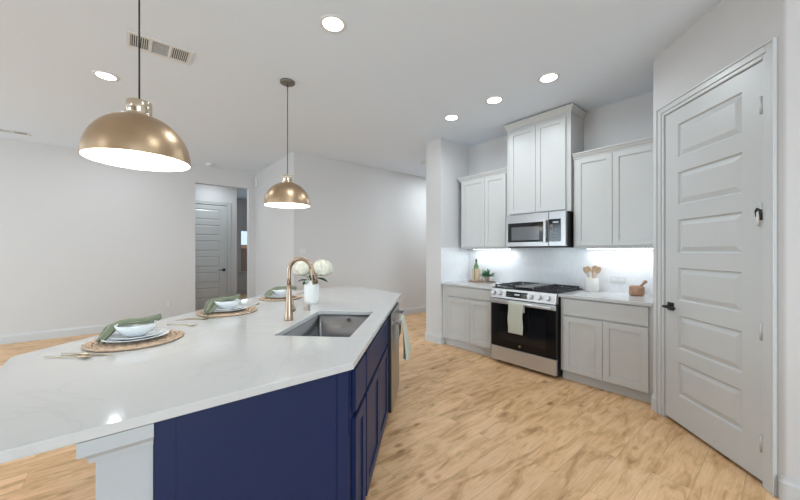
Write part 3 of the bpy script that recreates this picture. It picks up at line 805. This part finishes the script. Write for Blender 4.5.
# hollow the top so the sink basin is not buried: body is rebuilt as a ring round the basin
bpy.data.objects.remove(isl_body)
hb = [sp(a, c_) for a, c_ in rrect(SK[0] - 0.03, SK[1] + 0.03, SK[2] - 0.03, SK[3] + 0.03, 0.012, 2)]
MB(L0).prism([(-1.19, 0.712), loc2w(Ldw0, 0.0), loc2w(Ldw0, 0.557), (-1.412, 0.062), (-1.19, 0.062)], 0.10, 0.60).build('cabinet_body', M['navy'], isl)
MB(ITl).box(0.02, Ldw0, 0.0, 0.02, 0.60, 0.884).build('front_rail', M['navy'], isl)
b = MB(L0); b.prism([(-1.19, 0.712), (-1.19, 0.062), (-1.412, 0.062), (-1.43, 0.08), (-1.21, 0.28), (-1.21, 0.70)], 0.60, 0.884); b.build('end_box', M['navy'], isl)
MB(L0).prism([(-1.33, 0.72), loc2w(Ldw0, 0.07), loc2w(Ldw0, 0.5), (-1.40, 0.10), (-1.33, 0.10)], 0.0, 0.0995).build('toe_kick', M['navy'], isl)
MB(L0).box(-1.33, -1.20, 0.09, 0.60, 0.0, 0.0995).build('toe_kick', M['navy'], isl)
MB(ITl).box(Ldw1, Lend, 0.0, 0.5, 0.0, 0.884).build('end_cabinet', M['navy'], isl)
MB(ITl).box(Ldw0, Ldw1, 0.535, 0.555, 0.0, 0.884).build('back_panel', M['navy'], isl)
# near end panel with corner stiles (faces +x)
for y0_, y1_ in ((0.062, 0.115), (0.655, 0.705)): MB(L0).box(-1.19, -1.181, y0_, y1_, 0.0, 0.884).build('corner_stile', M['navy'], isl, bevel=0.001)
MB(L0).box(-1.19, -1.185, 0.115, 0.655, 0.0, 0.884).build('end_panel', M['navy'], isl)
yd = -0.0205
MB(ITl).box(0.052, 0.268, yd, -0.0005, 0.675, 0.858).build('drawer_front', M['navy'], isl, bevel=0.003)
MB(ITl).shaker(0.052, 0.268, 0.125, 0.648, yd, t=0.02).build('door', M['navy'], isl, bevel=0.0015)
MB(ITl).box(0.300, 1.135, yd, -0.0005, 0.675, 0.858).build('false_drawer_front', M['navy'], isl, bevel=0.003)
MB(ITl).shaker(0.300, 0.716, 0.125, 0.648, yd, t=0.02).build('door', M['navy'], isl, bevel=0.0015)
MB(ITl).shaker(0.720, 1.135, 0.125, 0.648, yd, t=0.02).build('door', M['navy'], isl, bevel=0.0015)

# dishwasher
dwt = thing('dishwasher', 'stainless dishwasher with bar handle in the island beyond the sink cabinet', 'dishwasher', (*loc2w((Ldw0 + Ldw1) / 2, 0.27), 0), R(135))
TD = Matrix.Translation((-(Ldw0 + Ldw1) / 2, -0.27, 0))
MB(TD).box(Ldw0 + 0.006, Ldw1 - 0.006, 0.012, 0.53, 0.09, 0.878).build('body', M['blackm'], dwt)
dd = MB(TD).box(Ldw0 + 0.006, Ldw1 - 0.006, -0.036, 0.010, 0.11, 0.872).build('door', M['blackm'], dwt, bevel=0.002)
MB(TD).box(Ldw0 + 0.006, Ldw1 - 0.006, -0.045, -0.0362, 0.11, 0.872).build('steel_front', M['steel'], dd, bevel=0.002)
MB(TD).box(Ldw0 + 0.012, Ldw1 - 0.012, -0.038, 0.006, 0.8725, 0.879).build('control_strip', M['blackm'], dwt)
MB(TD).box(Ldw0 + 0.02, Ldw1 - 0.02, 0.045, 0.06, 0.0, 0.09).build('toe_panel', M['blackm'], dwt)
b = MB(TD); b.tube([(Ldw0 + 0.04, -0.10, 0.80), (Ldw1 - 0.04, -0.10, 0.80)], 0.012, 12)
for sx in (Ldw0 + 0.065, Ldw1 - 0.065): b.box(sx - 0.012, sx + 0.012, -0.10, -0.044, 0.788, 0.812)
b.build('handle', M['steel'], dwt)
hw = loc2w((Ldw0 + 0.21), -0.10)
tw = towel_mesh(0.24, 0.29, 0.14, 0, 0, waves=3, amp=0.055, rod=0.0165, taper=0.45).build('dish_towel', M['towel'], solid=0.004, loc=(hw[0], hw[1], 0.80), rotz=R(135))
tag(tw, 'pale green dish towel hanging from the dishwasher handle', 'towel')

# white half wall behind the cabinets with its cap moulding
WA = [(-1.19, -0.062), (-1.19, 0.0605), (-1.413, 0.0605), (-3.20, 1.8475), (-3.20, 2.18), (-3.322, 2.18), (-3.322, 1.797), (-1.463, -0.062)]
M['halfwall'] = mat('half_wall_shaded_white', (0.47, 0.49, 0.505), 0.5, bump=0.1, bscale=160)  # white half wall with its bluish shade mixed into the colour
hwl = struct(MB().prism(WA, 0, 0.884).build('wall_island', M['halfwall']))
b = MB()
prof = [(0.0, 0.815), (0.012, 0.815), (0.014, 0.828), (0.024, 0.838), (0.034, 0.846), (0.034, 0.884), (0.0, 0.884)]
def cap_run(b, path):
    rings = []
    n_ = len(path)
    for i, p in enumerate(path):
        p = Vector(p)
        d0 = (p - Vector(path[i - 1])).normalized() if i else None
        d1 = (Vector(path[i + 1]) - p).normalized() if i < n_ - 1 else None
        if d0 is None: nn = Vector((d1.y, -d1.x))
        elif d1 is None: nn = Vector((d0.y, -d0.x))
        else:
            n0_, n1_ = Vector((d0.y, -d0.x)), Vector((d1.y, -d1.x)); nn = (n0_ + n1_); nn = nn / nn.dot(n0_)
        rings.append([b.v((p.x + nn.x * u, p.y + nn.y * u, w)) for u, w in prof])
    k = len(prof)
    for A, B in zip(rings, rings[1:]):
        for i in range(k): b.f([A[i], A[(i + 1) % k], B[(i + 1) % k], B[i]])
    b.f(rings[0]); b.f(list(reversed(rings[-1])))
cap_run(b, [(-3.322, 2.18), (-3.322, 1.797), (-1.463, -0.062), (-1.19, -0.062), (-1.19, 0.0605)][::1])
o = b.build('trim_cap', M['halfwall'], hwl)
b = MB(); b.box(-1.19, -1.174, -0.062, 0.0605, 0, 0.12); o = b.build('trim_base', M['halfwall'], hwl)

# sink ------------------------------------------------------------
sc = sp((SK[0] + SK[1]) / 2, (SK[2] + SK[3]) / 2)
snk = thing('kitchen_sink', 'undermount stainless single basin sink set in the island top', 'sink', (sc[0], sc[1], 0.66), R(135))
a, c_ = (SK[1] - SK[0]) / 2 + 0.004, (SK[3] - SK[2]) / 2 + 0.004
b = MB()
def ringpts(a, c_, r, z, n=6): return [b.v((x_, y_, z)) for x_, y_ in rrect(-a, a, -c_, c_, r, n)]
rings = [ringpts(a + 0.016, c_ + 0.016, 0.03, 0.224), ringpts(a, c_, 0.02, 0.2245), ringpts(a - 0.002, c_ - 0.002, 0.02, 0.03), ringpts(a - 0.006, c_ - 0.006, 0.02, 0.012), ringpts(a - 0.02, c_ - 0.02, 0.02, 0.004), ringpts(0.06, 0.06, 0.055, 0.0)]
for A, B in zip(rings, rings[1:]):
    n_ = len(A)
    for i in range(n_): b.f([A[i], A[(i + 1) % n_], B[(i + 1) % n_], B[i]], True)
b.f(rings[-1])
b.build('basin', M['sinksteel'], snk, solid=0.0015)
b = MB(); b.lathe([(0.056, 0.003), (0.05, 0.005), (0.035, 0.002), (0.03, 0.001), (0.001, 0.0015)], 28, cap=False); b.build('drain', M['steel'], snk)
b = MB(); b.lathe([(0.014, 0.0), (0.014, 0.001)], 24, axis='x', c=(a - 0.004, -0.02, 0.185)); b.build('maker_badge', M['nickel'], snk)

# faucet ----------------------------------------------------------
fc = thing('kitchen_faucet', 'tall champagne bronze gooseneck faucet behind the island sink', 'faucet', (-2.14, 0.828, 0.914), R(45))
# local +x points over the sink
b = MB(); b.lathe([(0.030, 0), (0.030, 0.006), (0.028, 0.009), (0.0245, 0.06), (0.019, 0.14), (0.0155, 0.20), (0.0148, 0.235)], 28); b.build('base', M['champ'], fc)
ra = 0.078; zc = 0.322
pts = [(0, 0, 0.23), (0, 0, 0.28)] + [(ra - ra * math.cos(R(t_)), 0, zc + ra * 1.05 * math.sin(R(t_))) for t_ in range(0, 166, 11)]
dv = Vector((math.sin(R(165)), 0, math.cos(R(165)))).normalized()
b = MB(); b.tube(pts, 0.0138, 16); b.build('neck', M['champ'], fc)
e_ = Vector(pts[-1])
b = MB(); b.tube([e_ - dv * 0.004, e_ + dv * 0.03, e_ + dv * 0.06, e_ + dv * 0.106], [0.015, 0.0165, 0.019, 0.0205], 18)
sh = b.build('spray_head', M['champ'], fc)
b = MB(); pp = e_ + dv * 0.045; qq = e_ + dv * 0.08
sd = Vector((0.0, -0.017, 0)); b.tube([pp + sd + Vector((0.004, 0, 0)), qq + sd * 1.06 + Vector((0.004, 0, 0))], 0.0065, 8); b.build('spray_button', M['blackm'], sh)
b = MB(); b.tube([e_ + dv * 0.104, e_ + dv * 0.108], [0.0175, 0.017], 18); b.build('nozzle', M['blackm'], sh)
b = MB(); b.lathe([(0.012, 0.018), (0.012, 0.045), (0.017, 0.050), (0.017, 0.072), (0.012, 0.076)], 18, axis='y', c=(0, 0, 0.058)); b.tube([(0, 0.062, 0.07), (0.0, 0.066, 0.12)], [0.007, 0.005], 10)
b.build('lever_handle', M['champ'], fc)
sdp = thing('sink_air_gap', 'short round nickel air gap cap standing right of the faucet', 'air gap', (-2.40, 1.07, 0.914))
b = MB(); b.lathe([(0.026, 0), (0.026, 0.004), (0.023, 0.006), (0.023, 0.052), (0.021, 0.057), (0.001, 0.058)], 24); b.build('cap', M['nickel'], sdp)
b = MB(); b.box(-0.002, 0.002, -0.0245, -0.02, 0.012, 0.03); b.build('vent_slot', M['slot'], sdp)

# vase with flowers ----------------------------------------------
VX, VY = -2.70, 1.245
vs = tag(MB().lathe([(0.054, 0), (0.059, 0.004), (0.063, 0.03), (0.065, 0.08), (0.065, 0.15), (0.062, 0.185), (0.056, 0.200), (0.054, 0.204), (0.050, 0.202), (0.056, 0.185), (0.059, 0.15), (0.058, 0.03), (0.001, 0.012)], 36, cap=False).build('flower_vase', M['ceramicw'], loc=(VX, VY, 0.914)),
         'white ceramic vase holding cream flowers on the island behind the faucet', 'vase')
def flower(label, hx, hy, hz, rr, seed):
    rnd = random.Random(seed)
    t = thing('cream_flower', label, 'flower', (VX, VY, 0.914 + 0.10), 0, 'cream flowers in the white vase')
    c_ = Vector((hx, hy, hz))
    b = MB(); b.tube([(hx * 0.02, hy * 0.02, -0.02), (hx * 0.12, hy * 0.12, 0.08), (hx * 0.55, hy * 0.55, hz * 0.72), c_], 0.003, 8); b.build('stem', M['leaf'], t)
    b = MB()
    # core and layered petals
    for ly, (cnt, tilt, rad) in enumerate(((5, 12, 0.35), (8, 32, 0.62), (11, 55, 0.85), (14, 78, 1.0), (14, 100, 1.02), (11, 122, 0.95))):
        for k in range(cnt):
            az = 2 * PI * (k + 0.5 * (ly % 2)) / cnt + rnd.uniform(-.15, .15); th = R(tilt + rnd.uniform(-6, 6))
            n_ = Vector((math.sin(th) * math.cos(az), math.sin(th) * math.sin(az), math.cos(th)))
            u_ = n_.cross(Vector((0, 0, 1))); u_ = u_.normalized() if u_.length > 0.05 else Vector((1, 0, 0)); v_ = n_.cross(u_)
            s_ = rr * 0.46 * rnd.uniform(0.8, 1.2); ce = c_ + n_ * rr * (0.60 + 0.3 * rad) * rnd.uniform(0.86, 1.12)
            def fn(a_, d_, ce=ce, u_=u_, v_=v_, n_=n_, s_=s_):
                x_, y_ = (a_ - .5) * 2, (d_ - .5) * 2
                q_ = math.sqrt(max(1e-6, x_ * x_ + y_ * y_)); mm = max(abs(x_), abs(y_)); k_ = mm / q_
                x2, y2 = x_ * k_, y_ * k_
                return ce + u_ * x2 * s_ + v_ * y2 * s_ - n_ * (x2 * x2 + y2 * y2) * s_ * 0.25 + n_ * 0.22 * s_ * math.sin(4 * x2 + 3 * y2)
            b.grid(fn, 4, 4)
    b.lathe([(0.001, -rr * 0.7), (rr * 0.55, -rr * 0.4), (rr * 0.72, 0), (rr * 0.6, rr * 0.4), (0.001, rr * 0.75)], 16, c=tuple(c_), cap=False)
    b.build('bloom', M['petal'], t, solid=0.001)
    return t
def leafmesh(b, p0, p1, w, droop=0.02):
    p0, p1 = Vector(p0), Vector(p1); d = p1 - p0; s_ = d.cross(Vector((0, 0, 1))).normalized()
    def fn(u, v):
        ww = w * math.sin(PI * min(1, u * 0.92 + 0.06)) ** 0.8
        return p0 + d * u + s_ * (v - .5) * 2 * ww + Vector((0, 0, -droop * u * u + 0.25 * ww * abs(v - .5) * 2))
    b.grid(fn, 8, 4)
# image right is (0.64, 0.77); towards the camera is (0.77,-0.64)
def vr(r_, t_, z_): return (0.64 * r_ + 0.77 * t_, 0.77 * r_ - 0.64 * t_, z_)
f1 = flower('cream flower on the left of the white vase, behind the faucet neck', *vr(-0.082, 0.01, 0.200), 0.074, 3)
f2 = flower('fuller cream flower leaning right out of the white vase', *vr(0.100, 0.0, 0.208), 0.082, 5)
for par, lf in ((f1, [((-0.02, 0.02, 0.10), (-0.10, 0.06, 0.115)), ((-0.01, 0.02, 0.10), (-0.055, 0.07, 0.085))]), (f2, [((0.03, 0.01, 0.12), (0.15, 0.05, 0.11)), ((0.0, 0.02, 0.10), (0.045, 0.05, 0.20)), ((0.01, 0.0, 0.11), (0.02, 0.05, 0.16))])):
    for a_, c2 in lf:
        b = MB(); leafmesh(b, vr(*a_), vr(*c2), 0.037); b.build('leaf', M['leaf'], par, solid=0.0008)

# ------------------------------------------------------------------ place settings
def placemat(x, y, label, r=0.198):
    b = MB()
    n_ = 9
    for k in range(n_):
        rr = 0.018 + (r - 0.018) * k / (n_ - 1) - (0.008 if k == n_ - 1 else 0)
        cnt = 2 * max(6, int(rr * 150))
        pts = [((rr + 0.0025 * (i % 2)) * math.cos(2 * PI * i / cnt), (rr + 0.0025 * (i % 2)) * math.sin(2 * PI * i / cnt), 0.0058 + 0.0014 * (1 if i % 2 else -1)) for i in range(cnt + 1)]
        b.tube(pts, [0.0135 if i % 2 else 0.0085 for i in range(cnt + 1)], 6, flat=0.42, cap=False)
    b.lathe([(r - 0.01, 0.0004), (r - 0.01, 0.004)], 40)
    o = b.build('woven_placemat', M['rattan'], loc=(x, y, 0.9145))
    return tag(o, label, 'placemat', 'round woven placemats on the island')
def plate(x, y, z, r, label, name='dinner_plate', group='white plates of the place settings'):
    b = MB(); b.lathe([(r * 0.58, 0.0), (r * 0.60, 0.002), (r * 0.98, 0.0145), (r, 0.0165), (r * 0.985, 0.0185), (r * 0.66, 0.0055), (r * 0.60, 0.0045), (0.001, 0.0045)], 48, cap=False)
    b.lathe([(0.001, 0.0), (r * 0.58, 0.0)], 48, cap=False)
    return tag(b.build(name, M['ceramic'], loc=(x, y, z)), label, 'plate', group)
def bowl(x, y, z, label, r=0.088):
    b = MB(); b.lathe([(0.001, 0.0), (0.035, 0.0), (0.038, 0.004), (0.062, 0.018), (0.080, 0.040), (r, 0.062), (r - 0.002, 0.0635), (r - 0.005, 0.062), (0.075, 0.040), (0.058, 0.021), (0.03, 0.009), (0.001, 0.008)], 44, cap=False)
    return tag(b.build('cereal_bowl', M['ceramic'], loc=(x, y, z)), label, 'bowl', 'white bowls of the place settings')
def napkin(x, y, z, pts, widths, label, seed):
    """loosely gathered cloth laid along pts (relative)"""
    rnd = random.Random(seed); ph = rnd.uniform(0, 6)
    P = [Vector(p) for p in pts]
    def cr(t_):
        n_ = len(P) - 1; k = min(int(t_ * n_), n_ - 1); u = t_ * n_ - k
        p0, p1, p2, p3 = P[max(k - 1, 0)], P[k], P[k + 1], P[min(k + 2, n_)]
        return 0.5 * ((2 * p1) + (-p0 + p2) * u + (2 * p0 - 5 * p1 + 4 * p2 - p3) * u * u + (-p0 + 3 * p1 - 3 * p2 + p3) * u ** 3)
    def wd(t_):
        n_ = len(widths) - 1; k = min(int(t_ * n_), n_ - 1); u = t_ * n_ - k; return widths[k] * (1 - u) + widths[k + 1] * u
    b = MB()
    def fn(u, v):
        c_ = cr(u); d = (cr(min(1, u + 0.02)) - cr(max(0, u - 0.02))); d.z = 0
        s_ = Vector((-d.y, d.x, 0)).normalized(); w = wd(u)
        q_ = (v - 0.5) * 2
        h = 0.010 * math.sin(v * 13 + ph + u * 2.5) + 0.006 * math.sin(v * 23 + u * 9) - 0.018 * q_ * q_ * min(1, w / 0.06)
        return c_ + s_ * q_ * w + Vector((0, 0, h))
    b.grid(fn, 40, 26)
    return tag(b.build('linen_napkin', M['napkin'], solid=0.0018, loc=(x, y, z)), label, 'napkin', 'sage napkins on the bowls')

def fork():
    t = thing('gold_fork', '', 'fork', (0, 0, 0), 0, 'gold forks left of the plates')
    b = MB(); b.tube([(0, -0.10, 0.003), (0, -0.04, 0.003), (0, 0.02, 0.006), (0, 0.045, 0.0045)], [0.0045, 0.0035, 0.003, 0.0045], 8, flat=0.6)
    b.build('handle', M['gold'], t)
    b = MB(); b.tube([(0, 0.040, 0.0045), (0, 0.055, 0.003), (0, 0.068, 0.0035)], [0.005, 0.0115, 0.0115], 10, flat=0.18)
    for dx in (-0.0095, -0.0032, 0.0032, 0.0095): b.tube([(dx, 0.066, 0.0035), (dx, 0.085, 0.004), (dx, 0.102, 0.008)], [0.0018, 0.0017, 0.001], 6)
    b.build('tines', M['gold'], t); return t
def knife():
    t = thing('gold_knife', '', 'knife', (0, 0, 0), 0, 'gold knives beside the plates')
    b = MB(); b.tube([(0, -0.115, 0.004), (0, -0.06, 0.004), (0, 0.0, 0.004)], [0.005, 0.006, 0.0055], 8, flat=0.6); b.build('handle', M['gold'], t)
    b = MB(); b.tube([(0, 0.0, 0.004), (0.001, 0.02, 0.004), (0.001, 0.08, 0.004), (-0.002, 0.112, 0.004)], [0.005, 0.009, 0.009, 0.002], 10, flat=0.14); b.build('blade', M['gold'], t); return t
def spoon():
    t = thing('gold_spoon', '', 'spoon', (0, 0, 0), 0, 'gold spoons beside the plates')
    b = MB(); b.tube([(0, -0.10, 0.003), (0, -0.04, 0.003), (0, 0.03, 0.006), (0, 0.052, 0.004)], [0.0045, 0.0035, 0.003, 0.004], 8, flat=0.6); b.build('handle', M['gold'], t)
    b = MB(); b.grid(lambda u, v: ((v - .5) * 2 * 0.019 * math.sin(PI * (0.08 + 0.88 * u)) ** 0.7, 0.048 + 0.055 * u, 0.0085 - 0.0065 * math.sin(PI * u) * (1 - ((v - .5) * 2) ** 2)), 12, 8); b.build('spoon_bowl', M['gold'], t, solid=0.0012); return t
sets = [(-2.143, 0.042, 'in the nearest place setting'), (-2.715, 0.585, 'in the middle place setting'), (-3.169, 1.148, 'in the far place setting behind the faucet')]
fk, kn, spn = fork(), knife(), spoon()
first = True
for i, (x, y, w) in enumerate(sets):
    placemat(x, y, ['round woven rattan placemat under the nearest place setting', 'round woven rattan placemat under the middle place setting', 'round woven rattan placemat behind the faucet, farthest of the three'][i], 0.198 if i < 2 else 0.190)
    plate(x, y, 0.928, 0.138, 'large white dinner plate lying on the placemat ' + w)
    plate(x, y, 0.9335, 0.106, 'smaller white plate between dinner plate and bowl ' + w, 'side_plate')
    bowl(x, y, 0.939, 'white bowl on top of the plates ' + w)
    zz = 0.939
    if i == 0:
        napkin(x, y, zz, [(0.030, -0.135, 0.004), (-0.01, -0.115, 0.028), (-0.05, -0.085, 0.058), (-0.045, -0.03, 0.070), (-0.035, 0.03, 0.070), (-0.05, 0.075, 0.073), (-0.065, 0.105, 0.078)], [0.016, 0.028, 0.034, 0.028, 0.022, 0.016, 0.004], 'crumpled sage green napkin across the nearest white bowl', 1)
    elif i == 1:
        napkin(x, y, zz, [(0.10, -0.155, 0.00), (0.04, -0.125, 0.02), (-0.03, -0.085, 0.062), (-0.06, -0.02, 0.072), (-0.06, 0.05, 0.070), (-0.05, 0.10, 0.088)], [0.018, 0.036, 0.055, 0.040, 0.022, 0.008], 'crumpled sage green napkin hanging off the middle white bowl', 2)
    else:
        napkin(x, y, zz, [(0.03, -0.14, 0.015), (0.0, -0.10, 0.055), (-0.03, -0.04, 0.072), (-0.02, 0.04, 0.072), (0.0, 0.10, 0.078), (0.03, 0.14, 0.065)], [0.03, 0.045, 0.03, 0.028, 0.03, 0.012], 'crumpled sage green napkin on the white bowl behind the faucet', 4)
    ax = R(45)
    # fork on the right in the picture, knife and spoon on the left (seen from the sink)
    dx, dy = math.cos(R(135)), math.sin(R(135))
    kp = [(-1.98, -0.128, R(-40)), (-2.545, 0.405, R(-26)), None][i]
    spp = [(-1.980, -0.190, R(-40)), (-2.556, 0.340, R(-26)), None][i]
    fp = [(-2.40, 0.262, R(-48)), (-2.89, 0.835, R(58)), (-3.38, 1.42, R(45))][i]
    place = (x + 0.24 * 0.707, y - 0.24 * 0.707)
    if kp is None: kp = (-3.02, 0.99, R(-30)); spp = (-3.0, 0.96, R(-20))
    for proto, pos, lab in ((kn, kp, 'gold knife lying by the placemat '), (spn, spp, 'gold spoon lying by the placemat '), (fk, fp, 'gold fork lying by the placemat ')):
        if i == 2 and proto is not fk: continue
        if i == 0: t = proto; t['label'] = lab + w; t.location = (pos[0], pos[1], 0.9145); t.rotation_euler = (0, 0, pos[2])
        else: copy_thing(proto, (pos[0], pos[1], 0.9145), pos[2], lab + w)

# ------------------------------------------------------------------ things on the kitchen counters
o = MB().lathe([(0.155, 0.0), (0.16, 0.004), (0.16, 0.010), (0.155, 0.013), (0.001, 0.013)], 40).build('serving_board', M['board'], loc=(-2.95, 4.02, 0.9145))
o.scale = (1.35, 1, 1)
tag(o, 'thin dark round wooden board under the bottle and small plant', 'board')
bt = thing('wine_bottle', 'green glass wine bottle standing upright in pale wood holder', 'bottle', (-3.065, 4.045, 0.9285))
MB().lathe([(0.001, 0.013), (0.034, 0.013), (0.0355, 0.018), (0.0355, 0.20), (0.033, 0.222), (0.018, 0.250), (0.0140, 0.262), (0.0135, 0.30)], 28, cap=False).build('glass_body', M['glassg'], bt)
o = MB().lathe([(0.0150, 0.272), (0.0150, 0.322), (0.001, 0.323)], 20, cap=False).build('foil_cap', M['blackm'], bt); o['label'] = 'dark foil cap'
b = MB()
b.box(-0.046, 0.046, -0.042, 0.042, 0.0, 0.010)
b.box(-0.046, -0.038, -0.042, 0.042, 0.010, 0.175); b.box(0.038, 0.046, -0.042, 0.042, 0.010, 0.175)
b.box(-0.038, -0.007, -0.042, -0.037, 0.010, 0.175); b.box(0.007, 0.038, -0.042, -0.037, 0.010, 0.175); b.box(-0.038, 0.038, 0.037, 0.042, 0.010, 0.175)
bx_ = tag(b.build('bottle_holder', M['wrap'], loc=(-3.065, 4.045, 0.9278)), 'pale wooden box holder around the green wine bottle', 'box')
bt.location.z = 0.9278; 
# small cup and the plant
tag(MB().lathe([(0.001, 0.0), (0.020, 0.0), (0.028, 0.012), (0.030, 0.03), (0.028, 0.03), (0.024, 0.012), (0.001, 0.006)], 24, cap=False).build('wooden_cup', M['wrap'], loc=(-2.955, 4.0, 0.9278)), 'tiny pale wooden cup between bottle holder and plant', 'cup')
pt = thing('potted_plant', 'small green leafy plant in a tan pot beside the wine bottle', 'plant', (-2.865, 4.03, 0.9278))
MB().lathe([(0.001, 0.0), (0.030, 0.0), (0.034, 0.01), (0.038, 0.075), (0.035, 0.078), (0.033, 0.065), (0.001, 0.065)], 24, cap=False).build('pot', M['pot'], pt)
b = MB(); rnd = random.Random(11)
for k in range(46):
    az = rnd.uniform(0, 2 * PI); el = rnd.uniform(15, 80); ln = rnd.uniform(0.08, 0.165)
    d = Vector((math.cos(az) * math.cos(R(el)), math.sin(az) * math.cos(R(el)) * 0.8, math.sin(R(el))))
    p0 = Vector((0.012 * math.cos(az), 0.012 * math.sin(az), 0.062))
    leafmesh(b, p0, p0 + d * ln, 0.014, 0.03)
    leafmesh(b, p0 + d * ln * 0.5, p0 + d * ln * 0.5 + Vector((rnd.uniform(-.04, .04), rnd.uniform(-.04, .04), 0.02)), 0.012, 0.008)
o = b.build('foliage', M['fern'], pt, solid=0.0006)

cr = tag(MB().lathe([(0.001, 0.0), (0.070, 0.0), (0.073, 0.004), (0.073, 0.148), (0.071, 0.150), (0.067, 0.148), (0.067, 0.008), (0.001, 0.008)], 40, cap=False).build('utensil_crock', M['ceramicw'], loc=(-1.475, 4.06, 0.9145)),
         'white ceramic crock full of wooden spoons right of the range', 'crock')
def wooden_spoon(label, tipx, tipy, ln, hw_, spat=False):
    t = thing('wooden_spoon', label, 'spoon', (-1.475, 4.06, 0.925), 0, 'wooden utensils in the white crock')
    base = Vector((-tipx * 0.35, -tipy * 0.35, 0.0)); tip = Vector((tipx, tipy, ln))
    d = (tip - base).normalized()
    b = MB(); b.tube([base, base.lerp(tip, 0.5), base.lerp(tip, 0.78)], [0.005, 0.0055, 0.006], 8); b.build('handle', M['spoonwood'], t)
    s_ = Vector((1, 0, 0)); s_ = (s_ - d * s_.dot(d)).normalized(); n_ = d.cross(s_)
    p0 = base.lerp(tip, 0.72); L_ = (tip - p0).length
    def fn(u, v):
        ww = hw_ * (math.sin(PI * (0.10 + 0.86 * u)) ** 0.7 if not spat else (0.25 + 0.75 * min(1, u * 1.8)))
        q_ = (v - .5) * 2
        return p0 + d * L_ * u + s_ * q_ * ww + n_ * (0.008 * (1 - q_ * q_) * math.sin(PI * u) if not spat else 0)
    b = MB(); b.grid(fn, 14, 8); b.build('spoon_head', M['spoonwood'], t, solid=0.004)
wooden_spoon('wooden spoon leaning out of the crock on its far left', -0.085, 0.0, 0.262, 0.024)
wooden_spoon('broad wooden spoon leaning left in the crock, second from left', -0.045, -0.01, 0.275, 0.032)
wooden_spoon('tall round wooden spoon upright in the right of the crock', 0.035, 0.012, 0.285, 0.034)
wooden_spoon('flat wooden spatula in the middle of the crock', 0.005, 0.03, 0.250, 0.022, True)
wooden_spoon('wooden spoon leaning out of the crock on its far right', 0.085, 0.0, 0.270, 0.026)

tag(MB().lathe([(0.001, 0.0), (0.050, 0.0), (0.060, 0.006), (0.067, 0.030), (0.068, 0.080), (0.064, 0.098), (0.059, 0.098), (0.057, 0.085), (0.05, 0.03), (0.001, 0.018)], 36, cap=False).build('mortar', M['olive'], loc=(-1.035, 4.01, 0.9145)),
    'brown olive wood mortar bowl at the right end of the kitchen counter', 'mortar')
tag(MB().tube([(-0.015, 0.01, 0.040), (0.02, 0.01, 0.082), (0.050, 0.01, 0.120), (0.070, 0.01, 0.146), (0.080, 0.01, 0.158)], [0.018, 0.013, 0.012, 0.018, 0.012], 14).build('pestle', M['pestle'], loc=(-1.035, 4.01, 0.9145)),
    'dark wooden pestle leaning right out of the mortar bowl', 'pestle')
